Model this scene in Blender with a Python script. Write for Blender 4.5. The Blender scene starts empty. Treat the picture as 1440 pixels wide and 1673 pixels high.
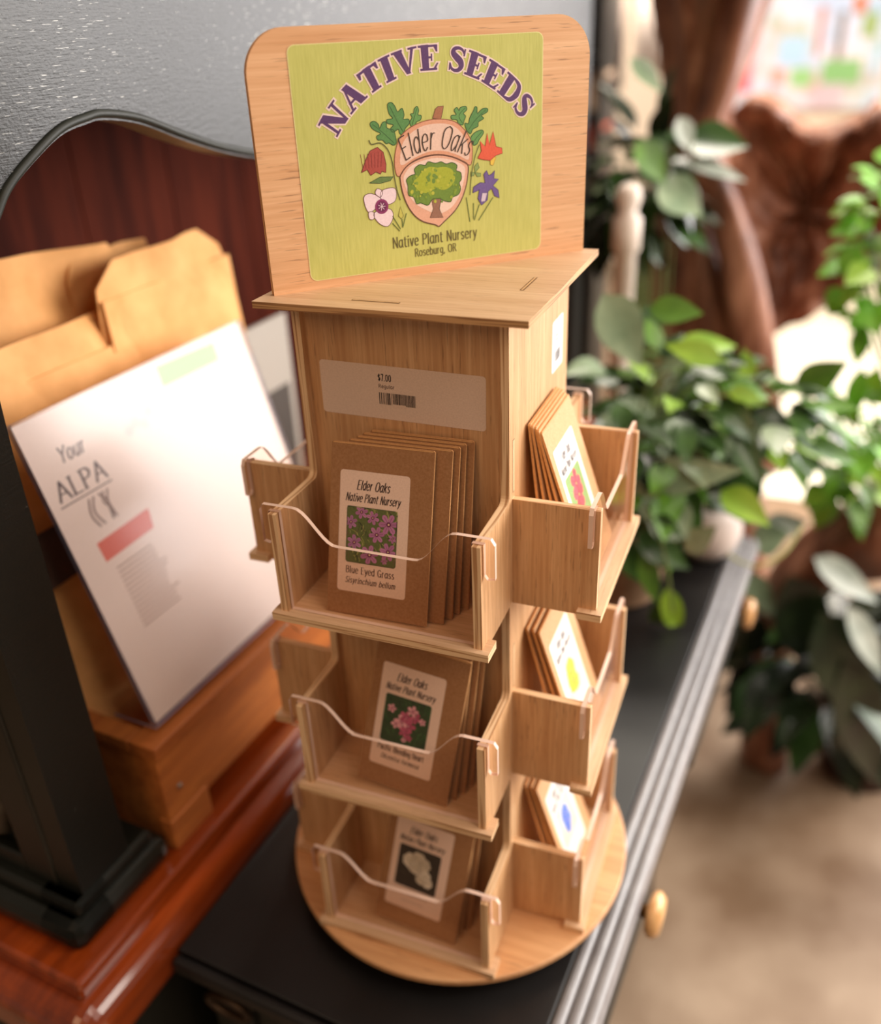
import bpy, math, random
from mathutils import Vector, Matrix
random.seed(7)
S = bpy.context.scene
COL = S.collection
PI = math.pi
def R(d): return math.radians(d)

# ------------------------------------------------------------------ camera
CR = ((0.932785, 0.358299, -0.039171), (0.139886, -0.460032, -0.876814), (-0.332181, 0.812399, -0.479232))          # rows: right, down, forward
CC = Vector((0.218424, -0.476819, 0.650127))
FPX = 1483.67
def at(x, y, Y):
    """point of the vertical plane y=Y that shows at photo pixel (x, y)"""
    a, b = (x-720)/FPX, (y-836.5)/FPX
    d = Vector([CR[0][i]*a + CR[1][i]*b + CR[2][i] for i in range(3)])
    return CC + d*((Y-CC.y)/d.y)
cam = bpy.data.cameras.new('camera')
cam.sensor_fit = 'HORIZONTAL'; cam.sensor_width = 36.0
cam.lens = FPX/1440*36.0
cam.clip_start = 0.02
cam.dof.use_dof = True; cam.dof.focus_distance = 0.545; cam.dof.aperture_fstop = 2.1
cam.dof.aperture_fstop = 36.0*FPX/1440/1000/0.0118
co = bpy.data.objects.new('camera', cam); COL.objects.link(co)
m = Matrix(((CR[0][0], -CR[1][0], -CR[2][0], CC.x), (CR[0][1], -CR[1][1], -CR[2][1], CC.y), (CR[0][2], -CR[1][2], -CR[2][2], CC.z), (0, 0, 0, 1)))
co.matrix_world = m
S.camera = co
S.view_settings.view_transform = 'Standard'
S.view_settings.look = 'None'

# ------------------------------------------------------------------ materials
def lin(c):
    return tuple(((v/255)/12.92 if v/255 <= 0.04045 else ((v/255+0.055)/1.055)**2.4) for v in c) + (1.0,)
def newmat(name):
    mt = bpy.data.materials.new(name); mt.use_nodes = True
    nt = mt.node_tree; b = nt.nodes['Principled BSDF']
    return mt, nt, b
def N(nt, t, **kw):
    n = nt.nodes.new(t)
    for k, v in kw.items():
        if k.startswith('i_'): n.inputs[k[2:].replace('_', ' ')].default_value = v
        else: setattr(n, k, v)
    return n
def ramp(nt, fac, stops):
    r = N(nt, 'ShaderNodeValToRGB'); nt.links.new(fac, r.inputs['Fac'])
    e = r.color_ramp.elements
    while len(e) < len(stops): e.new(0.5)
    for i, (p, c) in enumerate(stops): e[i].position = p; e[i].color = lin(c)
    return r.outputs['Color']
def noise(nt, scale, detail=3, rough=0.55, ms=(1, 1, 1), coord='Object'):
    tc = N(nt, 'ShaderNodeTexCoord'); mp = N(nt, 'ShaderNodeMapping'); mp.inputs['Scale'].default_value = ms
    nt.links.new(tc.outputs[coord], mp.inputs['Vector'])
    n = N(nt, 'ShaderNodeTexNoise'); n.inputs['Scale'].default_value = scale; n.inputs['Detail'].default_value = detail; n.inputs['Roughness'].default_value = rough
    nt.links.new(mp.outputs['Vector'], n.inputs['Vector'])
    return n.outputs['Fac']
def bump(nt, b, fac, strength=0.2, dist=0.001):
    bp = N(nt, 'ShaderNodeBump'); bp.inputs['Strength'].default_value = strength; bp.inputs['Distance'].default_value = dist
    nt.links.new(fac, bp.inputs['Height']); nt.links.new(bp.outputs['Normal'], b.inputs['Normal'])
_ink = {}
def ink(c, rough=0.6):
    """flat printed or painted colour with a faint paper mottling"""
    c = tuple(c); k = (c, rough)
    if k not in _ink:
        mt, nt, b = newmat('ink_%d_%d_%d' % c)
        f = noise(nt, 900, 2)
        nt.links.new(ramp(nt, f, [(0.3, tuple(max(0, v-6) for v in c)), (0.7, tuple(min(255, v+5) for v in c))]), b.inputs['Base Color'])
        b.inputs['Roughness'].default_value = rough
        _ink[k] = mt
    return _ink[k]
def wood(name, light, dark, across=420, along=14, axis='Y', rough=0.55, pores=0.5, coat=0.0, bmp=0.08):
    mt, nt, b = newmat(name)
    ms = {'X': (along, across, across), 'Y': (across, along, across), 'Z': (across, across, along)}[axis]
    f1 = noise(nt, 1.0, 4, 0.6, ms)
    f2 = noise(nt, 1.0, 2, 0.5, tuple(v*0.16 for v in ms))
    mx = N(nt, 'ShaderNodeMath', operation='MULTIPLY_ADD'); nt.links.new(f1, mx.inputs[0]); mx.inputs[1].default_value = 0.6
    m2 = N(nt, 'ShaderNodeMath', operation='MULTIPLY'); nt.links.new(f2, m2.inputs[0]); m2.inputs[1].default_value = 0.4
    nt.links.new(m2.outputs[0], mx.inputs[2])
    col = ramp(nt, mx.outputs[0], [(0.33, dark), (0.5, tuple((a+c)//2 for a, c in zip(light, dark))), (0.64, light)])
    if pores:
        f3 = noise(nt, 1.0, 2, 0.5, tuple(v*2.2 if v > along*1.01 else v*4 for v in ms))
        pr = ramp(nt, f3, [(0.30, (90, 60, 40)), (0.38, (255, 255, 255))])
        mc = N(nt, 'ShaderNodeMix', data_type='RGBA', blend_type='MULTIPLY'); mc.inputs['Factor'].default_value = pores
        nt.links.new(col, mc.inputs['A']); nt.links.new(pr, mc.inputs['B']); col = mc.outputs['Result']
    nt.links.new(col, b.inputs['Base Color'])
    b.inputs['Roughness'].default_value = rough
    if coat: b.inputs['Coat Weight'].default_value = coat; b.inputs['Coat Roughness'].default_value = 0.12
    if bmp: bump(nt, b, f1, bmp, 0.0006)
    return mt
def plain(name, c, rough=0.5, var=8, scale=40, metal=0.0, coat=0.0, bmp=0.0, coatr=0.1):
    mt, nt, b = newmat(name)
    f = noise(nt, scale, 4)
    nt.links.new(ramp(nt, f, [(0.3, tuple(max(0, v-var) for v in c)), (0.7, tuple(min(255, v+var) for v in c))]), b.inputs['Base Color'])
    b.inputs['Roughness'].default_value = rough; b.inputs['Metallic'].default_value = metal
    if coat: b.inputs['Coat Weight'].default_value = coat; b.inputs['Coat Roughness'].default_value = coatr
    if bmp: bump(nt, b, f, bmp, 0.002)
    return mt
def acrylic(name, tint=(255, 250, 246), refl=1.0, rough=0.02):
    mt, nt, b = newmat(name); nt.nodes.remove(b)
    out = nt.nodes['Material Output']
    tr = N(nt, 'ShaderNodeBsdfTransparent'); tr.inputs['Color'].default_value = lin(tint)
    gl = N(nt, 'ShaderNodeBsdfGlossy'); gl.inputs['Roughness'].default_value = rough
    fr = N(nt, 'ShaderNodeLayerWeight'); fr.inputs['Blend'].default_value = 0.5
    pw = N(nt, 'ShaderNodeMath', operation='POWER'); nt.links.new(fr.outputs['Facing'], pw.inputs[0]); pw.inputs[1].default_value = 4.5
    mu = N(nt, 'ShaderNodeMath', operation='MULTIPLY_ADD'); nt.links.new(pw.outputs[0], mu.inputs[0]); mu.inputs[1].default_value = 0.6*refl; mu.inputs[2].default_value = 0.035*refl; mu.use_clamp = True
    mx = N(nt, 'ShaderNodeMixShader')
    nt.links.new(mu.outputs[0], mx.inputs['Fac']); nt.links.new(tr.outputs[0], mx.inputs[1]); nt.links.new(gl.outputs[0], mx.inputs[2])
    nt.links.new(mx.outputs[0], out.inputs['Surface'])
    return mt
def layered(name, a, c, axis='Z', scale=620):
    """edge of plywood: thin layers across the thickness"""
    mt, nt, b = newmat(name)
    ms = tuple(scale if k == axis else 14 for k in 'XYZ')
    f = noise(nt, 1.0, 1, 0.4, ms)
    nt.links.new(ramp(nt, f, [(0.40, c), (0.52, a)]), b.inputs['Base Color'])
    b.inputs['Roughness'].default_value = 0.6
    return mt

M = {}
M['ply'] = wood('birch_ply_upright', (226, 184, 138), (190, 140, 94), 420, 13, 'Y', 0.5, 0.35)
M['ply_flat'] = wood('birch_ply_flat', (226, 192, 156), (202, 162, 124), 420, 13, 'X', 0.5, 0.3)
M['ply_edge'] = layered('birch_ply_edge', (240, 204, 160), (186, 138, 94))
M['sign_ply'] = wood('sign_board_ply', (240, 194, 150), (214, 160, 114), 380, 10, 'X', 0.5, 0.45)
M['base_ply'] = wood('turntable_ply', (226, 176, 126), (202, 146, 98), 180, 8, 'X', 0.5, 0.3)
M['acrylic'] = acrylic('clear_acrylic', refl=0.8)
M['acrylic_edge'] = plain('acrylic_edge', (238, 208, 190), 0.35, 6)
M['kraft'] = plain('kraft_card', (160, 114, 74), 0.85, 9, 700, bmp=0.05)
M['kraft_lit'] = plain('kraft_card_lit', (208, 166, 122), 0.85, 9, 700, bmp=0.05)  # same kraft, with the light on the right-hand packets put into the colour
M['kraft_edge'] = plain('kraft_cut_edge', (214, 160, 104), 0.85, 8, 500)
M['bag'] = plain('kraft_bag_paper', (232, 170, 102), 0.75, 14, 26, bmp=0.25)
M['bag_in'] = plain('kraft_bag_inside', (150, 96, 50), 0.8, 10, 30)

# ------------------------------------------------------------------ mesh building
class MB:
    def __init__(s): s.v = []; s.f = []; s.mi = []; s.sm = []; s.mats = []; s.e = 0.0; s.step = 0.0
    def m(s, mt):
        if mt not in s.mats: s.mats.append(mt)
        return s.mats.index(mt)
    def add(s, vs, fs, mt, smooth=False):
        o = len(s.v); i = s.m(mt)
        s.v += [tuple(p) for p in vs]
        for f in fs: s.f.append([o+k for k in f]); s.mi.append(i); s.sm.append(smooth)
        return s
    def poly(s, pts, mt, z=0.0):
        s.e += s.step; z += s.e
        return s.add([(p[0], p[1], z) for p in pts], [list(range(len(pts)))], mt)
    def box(s, a, b, mt):
        x0, y0, z0 = a; x1, y1, z1 = b
        return s.add([(x0,y0,z0),(x1,y0,z0),(x1,y1,z0),(x0,y1,z0),(x0,y0,z1),(x1,y0,z1),(x1,y1,z1),(x0,y1,z1)],
                     [[3,2,1,0],[4,5,6,7],[0,1,5,4],[1,2,6,5],[2,3,7,6],[3,0,4,7]], mt)
    def prism(s, pts, z0, z1, mt, edge=None, smooth=False):
        n = len(pts)
        s.add([(p[0],p[1],z0) for p in pts], [list(range(n-1,-1,-1))], mt)
        s.add([(p[0],p[1],z1) for p in pts], [list(range(n))], mt)
        vs = [(p[0],p[1],z0) for p in pts]+[(p[0],p[1],z1) for p in pts]
        return s.add(vs, [[i,(i+1)%n,n+(i+1)%n,n+i] for i in range(n)], edge or mt, smooth)
    def extrude(s, prof, axis, a, b, mt, smooth=False, cap=True):
        """profile (p,q) swept along axis: axis 'v' -> points (p, t, q); axis 'u' -> (t, p, q)"""
        g = (lambda p, t: (p[0], t, p[1])) if axis == 'v' else (lambda p, t: (t, p[0], p[1]))
        n = len(prof)
        vs = [g(p, a) for p in prof]+[g(p, b) for p in prof]
        s.add(vs, [[i,(i+1)%n,n+(i+1)%n,n+i] for i in range(n)], mt, smooth)
        if cap: s.add(vs, [list(range(n-1,-1,-1)), list(range(n,2*n))], mt)
        return s
    def tube(s, path, rad, mt, seg=10, cap=True, fn=None):
        path = [Vector(p) for p in path]; n = len(path)
        if not isinstance(rad, (list, tuple)): rad = [rad]*n
        t0 = (path[1]-path[0]).normalized(); up = Vector((0,0,1)) if abs(t0.z) < 0.9 else Vector((1,0,0))
        x = t0.cross(up).normalized(); vs = []; fs = []
        for i, p in enumerate(path):
            t = (path[min(n-1,i+1)]-path[max(0,i-1)]).normalized()
            x = (x - t*x.dot(t)).normalized(); y = t.cross(x)
            for k in range(seg):
                a = 2*PI*k/seg; r = rad[i]*(fn(i/(n-1), a) if fn else 1)
                vs.append(p+x*math.cos(a)*r+y*math.sin(a)*r)
        for i in range(n-1):
            for k in range(seg):
                fs.append([i*seg+k, i*seg+(k+1)%seg, (i+1)*seg+(k+1)%seg, (i+1)*seg+k])
        s.add(vs, fs, mt, True)
        if cap: s.add(vs[:seg], [list(range(seg-1,-1,-1))], mt); s.add(vs[-seg:], [list(range(seg))], mt)
        return s
    def lathe(s, prof, mt, c=(0,0,0), seg=32, smooth=True, axis='z'):
        vs = []; n = len(prof)
        for r, h in prof:
            for k in range(seg):
                a = 2*PI*k/seg
                q = (r*math.cos(a), r*math.sin(a), h)
                if axis == 'x': q = (h, q[0], q[1])
                vs.append((c[0]+q[0], c[1]+q[1], c[2]+q[2]))
        fs = [[i*seg+k, i*seg+(k+1)%seg, (i+1)*seg+(k+1)%seg, (i+1)*seg+k] for i in range(n-1) for k in range(seg)]
        return s.add(vs, fs, mt, smooth)
    def strip(s, pts, w, mt, z=0.0, ext=0.0):
        """flat pen stroke; w may be a function of (direction angle, position 0..1)"""
        pts = [Vector((p[0], p[1])) for p in pts]; n = len(pts)
        if n < 2: return s
        s.e += s.step; z += s.e
        if ext:
            pts[0] = pts[0]-(pts[1]-pts[0]).normalized()*ext; pts[-1] = pts[-1]+(pts[-1]-pts[-2]).normalized()*ext
        vs = []
        for i, p in enumerate(pts):
            t = pts[min(n-1,i+1)]-pts[max(0,i-1)]
            if t.length < 1e-9: t = Vector((1,0))
            t.normalize(); ww = w(math.atan2(t.y,t.x), i/(n-1)) if callable(w) else w
            nn = Vector((-t.y,t.x))*ww/2
            vs += [(p.x+nn.x,p.y+nn.y,z),(p.x-nn.x,p.y-nn.y,z)]
        return s.add(vs, [[2*i,2*i+1,2*i+3,2*i+2] for i in range(n-1)], mt)
    def disc(s, c, r, mt, z=0.0, n=20):
        return s.poly([(c[0]+r*math.cos(2*PI*k/n), c[1]+r*math.sin(2*PI*k/n)) for k in range(n)], mt, z)
    def mesh(s, name):
        me = bpy.data.meshes.new(name); me.from_pydata(s.v, [], s.f)
        for mt in s.mats: me.materials.append(mt)
        me.polygons.foreach_set('material_index', s.mi); me.polygons.foreach_set('use_smooth', s.sm)
        me.update(); return me
    def build(s, name, parent=None, mat=None, bevel=0.0):
        o = bpy.data.objects.new(name, s.mesh(name)); COL.objects.link(o)
        if parent:
            o.parent = parent
            off = Matrix.Translation(-Vector(parent['_b'])) if '_b' in parent else Matrix()
            o.matrix_local = off @ (mat or Matrix())
        elif mat: o.matrix_local = mat
        if bevel:
            b = o.modifiers.new('soft_edges', 'BEVEL'); b.width = bevel; b.segments = 2; b.limit_method = 'ANGLE'
        return o
def smooth(pts, k=6, closed=False):
    """Catmull-Rom through the points"""
    P = [Vector(p) for p in pts]; n = len(P); out = []
    if n < 3: return [tuple(p) for p in P]
    for i in range(n if closed else n-1):
        g = (lambda j: P[j % n]) if closed else (lambda j: P[max(0, min(n-1, j))])
        a, b, c, d = g(i-1), g(i), g(i+1), g(i+2)
        for j in range(k):
            t = j/k
            out.append(tuple(0.5*((2*b)+(c-a)*t+(2*a-5*b+4*c-d)*t*t+(3*b-a-3*c+d)*t**3)))
    if not closed: out.append(tuple(P[-1]))
    return out
FA = R(-4.6)                                   # the furniture stands turned a little against the rack
FM = Matrix.Rotation(FA, 4, 'Z')
def thing(name, label, cat, base=(0,0,0), group=None, frame=None, rot=0.0):
    """Empty at the base of a thing; parts are given in frame coordinates and hang from it"""
    o = bpy.data.objects.new(name, None); COL.objects.link(o)
    o.empty_display_size = 0.02
    fm = frame or Matrix()
    o.matrix_world = fm @ Matrix.Translation(Vector(base)) @ Matrix.Rotation(rot, 4, 'Z')
    o['_b'] = tuple(base) if not rot else (0.0, 0.0, 0.0)
    o['label'] = label; o['category'] = cat
    if group: o['group'] = group
    return o
def tag(o, label, cat, group=None, kind=None):
    o['label'] = label; o['category'] = cat
    if group: o['group'] = group
    if kind: o['kind'] = kind
    return o
def solo(mb, name, label, cat, base, frame=None, group=None, kind=None, bevel=0.0):
    """a thing that is one mesh: mesh coordinates are frame coordinates"""
    b = Vector(base); mb.v = [tuple(Vector(p)-b) for p in mb.v]
    o = bpy.data.objects.new(name, mb.mesh(name)); COL.objects.link(o)
    o.matrix_world = (frame or Matrix()) @ Matrix.Translation(b)
    if bevel:
        q = o.modifiers.new('soft_edges', 'BEVEL'); q.width = bevel; q.segments = 2; q.limit_method = 'ANGLE'
    return tag(o, label, cat, group, kind)
def struct(mb, name, label, cat):
    o = mb.build(name); o['kind'] = 'structure'; o['label'] = label; o['category'] = cat
    return o

# ------------------------------------------------------------------ stroke lettering
G = {
 'a': (4.3, 's3.6,4 2.4,5 .8,4.2 .3,2.3 1,.3 2.2,.1 3.5,1.8|l3.6,5 3.6,.8 4.2,0'),
 'b': (4.2, 'l.6,7 .6,0|s.6,3.5 2,5 3.7,3.8 3.7,1.2 2.2,0 .6,1'), 'c': (3.9, 's3.6,4 2.2,5 .6,3.8 .5,1.5 2,0 3.6,.9'),
 'd': (4.2, 's3.5,3.8 2.1,5 .5,3.6 .5,1.2 2,0 3.5,1.4|l3.6,7 3.6,0'), 'e': (4, 's.5,2.6 3.5,2.8 3.2,4.4 2,5 .7,4 .4,2.2 1.2,.3 2.4,0 3.6,.9'),
 'f': (3, 's3,6.4 2,7 1.2,6 1.2,3 1.2,0|l.2,4.6 2.6,4.6'),
 'g': (4.1, 's3.4,4.2 2,5 .5,3.6 .6,1.4 2,.4 3.4,1.6|s3.5,5 3.5,1 3.5,-.8 2.6,-2 .7,-1.6'), 'h': (4.2, 'l.6,7 .6,0|s.6,3 1.9,5 3.4,4.2 3.5,2 3.5,0'),
 'i': (1.5, 'l.7,5 .7,0|l.7,6.4 .7,7'), 'k': (4, 'l.6,7 .6,0|l3.4,5 .7,2|l1.6,3 3.7,0'), 'l': (1.6, 'l.7,7 .7,0'),
 'm': (6, 'l.6,5 .6,0|s.6,3.5 1.7,5 2.8,4.2 2.9,2 2.9,0|s2.9,3.5 4,5 5.1,4.2 5.2,2 5.2,0'), 'n': (4.2, 'l.6,5 .6,0|s.6,3.2 1.9,5 3.4,4.2 3.5,2 3.5,0'),
 'o': (4.1, 's2,5 .6,4 .5,1.4 2,0 3.5,1.2 3.5,3.9 2,5'), 'p': (4.2, 'l.6,5 .6,-2|s.6,3.5 2,5 3.7,3.8 3.7,1.2 2.2,0 .6,1'),
 'r': (3, 'l.6,5 .6,0|s.6,3 1.5,4.7 2.8,4.8'), 's': (3.5, 's3,4.2 1.8,5 .6,4.2 .9,3 2.6,2.1 3,.9 1.8,0 .4,.7'),
 't': (3, 's1.2,6.6 1.2,3.5 1.2,1 2,0 2.9,.4|l.2,5 2.7,5'), 'u': (4.2, 's.6,5 .6,3 .6,1.2 1.6,0 2.8,.6 3.5,2.2|l3.5,5 3.5,0'),
 'v': (3.8, 'l.3,5 1.9,0|l1.9,0 3.5,5'), 'y': (3.8, 'l.3,5 2,.2|s3.6,5 2.7,2 2,.2 1,-1.8 .2,-2'),
 'A': (5.4, 'l.2,0 2.7,7|l2.7,7 5.1,0|l1.2,2.5 4.2,2.5'), 'B': (4.8, 'l.7,0 .7,7|s.7,7 3,6.9 4,5.6 3.3,4 .7,3.7|s.7,3.7 3.4,3.6 4.5,2 3.4,.2 .7,0'),
 'C': (5, 's4.6,5.8 3,7 1,6 .5,3.5 1.2,.8 3,0 4.7,1.2'), 'D': (5.2, 'l.7,0 .7,7|s.7,7 3,6.8 4.7,5 4.7,2 3,.2 .7,0'),
 'E': (4.4, 'l.7,0 .7,7|l.7,7 4,7|l.7,3.7 3.4,3.7|l.7,0 4.1,0'), 'G': (5.4, 's4.6,5.8 3,7 1,6 .5,3.5 1.2,.8 3,0 4.6,1.2|l3,3.2 4.8,3.2|l4.7,3.2 4.7,0'),
 'H': (5.2, 'l.7,0 .7,7|l4.5,0 4.5,7|l.7,3.7 4.5,3.7'), 'I': (1.8, 'l.9,0 .9,7'), 'L': (4.2, 'l.7,7 .7,0|l.7,0 4,0'),
 'N': (5.3, 'l.7,0 .7,7|l.7,7 4.6,0|l4.6,0 4.6,7'), 'O': (5.6, 's2.8,7 1,6 .5,3.5 1,1 2.8,0 4.6,1 5.1,3.5 4.6,6 2.8,7'),
 'P': (4.6, 'l.7,0 .7,7|s.7,7 3,6.9 4.2,5.4 3.2,3.7 .7,3.4'), 'R': (4.9, 'l.7,0 .7,7|s.7,7 3,6.9 4,5.4 3,3.7 .7,3.5|l2.4,3.6 4.6,0'),
 'S': (4.4, 's3.9,6 2.4,7 .8,6.2 .9,4.6 2.4,3.6 3.9,2.4 3.6,.6 2,0 .4,1'), 'T': (4.6, 'l2.3,0 2.3,7|l.2,7 4.4,7'), 'V': (5, 'l.2,7 2.5,0|l2.5,0 4.8,7'),
 'Y': (5, 'l.2,7 2.5,3.4|l4.8,7 2.5,3.4|l2.5,3.4 2.5,0'),
 '$': (4.2, 's3.7,5.4 2.2,6.2 .8,5.4 .9,4.2 2.2,3.4 3.6,2.4 3.3,1 2,.6 .5,1.3|l2.1,7.2 2.1,-.4'), '7': (4.2, 'l.4,7 3.8,7|l3.8,7 1.6,0'),
 '0': (4.3, 's2.1,7 .8,5.8 .5,3.5 .8,1.2 2.1,0 3.4,1.2 3.7,3.5 3.4,5.8 2.1,7'), '.': (1.6, 'l.6,0 .6,.6'), ',': (1.6, 'l.8,.5 .4,-1'), ' ': (2.4, ''),
}
def parse(g):
    out = []
    for st in g.split('|'):
        if not st: continue
        p = [tuple(float(q) for q in t.split(',')) for t in st[1:].split()]
        out.append((st[0] == 's', p))
    return out
def textw(t, sp=0.9): return sum(G[c][0]+sp for c in t)-sp
def text(mb, t, x, y, h, w, mt, z, slant=0.0, align='c', serif=0.0, pen=None, width=None, rotz=0.0, sp=0.9, path=None):
    """letter strokes; cap height h, centre (or left end) of the baseline at x, y"""
    k = h/7.0; W = textw(t, sp)*k; kx = k
    if width: kx = k*width/W; W = width
    cx = -W/2 if align == 'c' else 0.0
    ca, sa = math.cos(rotz), math.sin(rotz)
    def place(px, py):
        px, py = px*kx+py*k*slant+cx, py*k
        if path: return path(px, py)
        return (x+px*ca-py*sa, y+px*sa+py*ca)
    pos = 0.0
    for c in t:
        adv, g = G[c]
        for sm, p in parse(g):
            q = smooth(p, 5) if sm else p
            ww = (lambda a, u: w*(pen + (1-pen)*abs(math.sin(a)))) if pen is not None else w
            mb.strip([place(pos+a, b) for a, b in q], ww, mt, z, ext=0.0 if sm else w*0.2)
            if serif and not sm and abs(p[0][0]-p[1][0]) < 0.05 and abs(p[0][1]-p[1][1]) > 2:
                for e in (0, 1):
                    a, b = p[e]
                    mb.strip([place(pos+a-serif, b), place(pos+a+serif, b)], w*0.45, mt, z)
        pos += adv+sp

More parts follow.
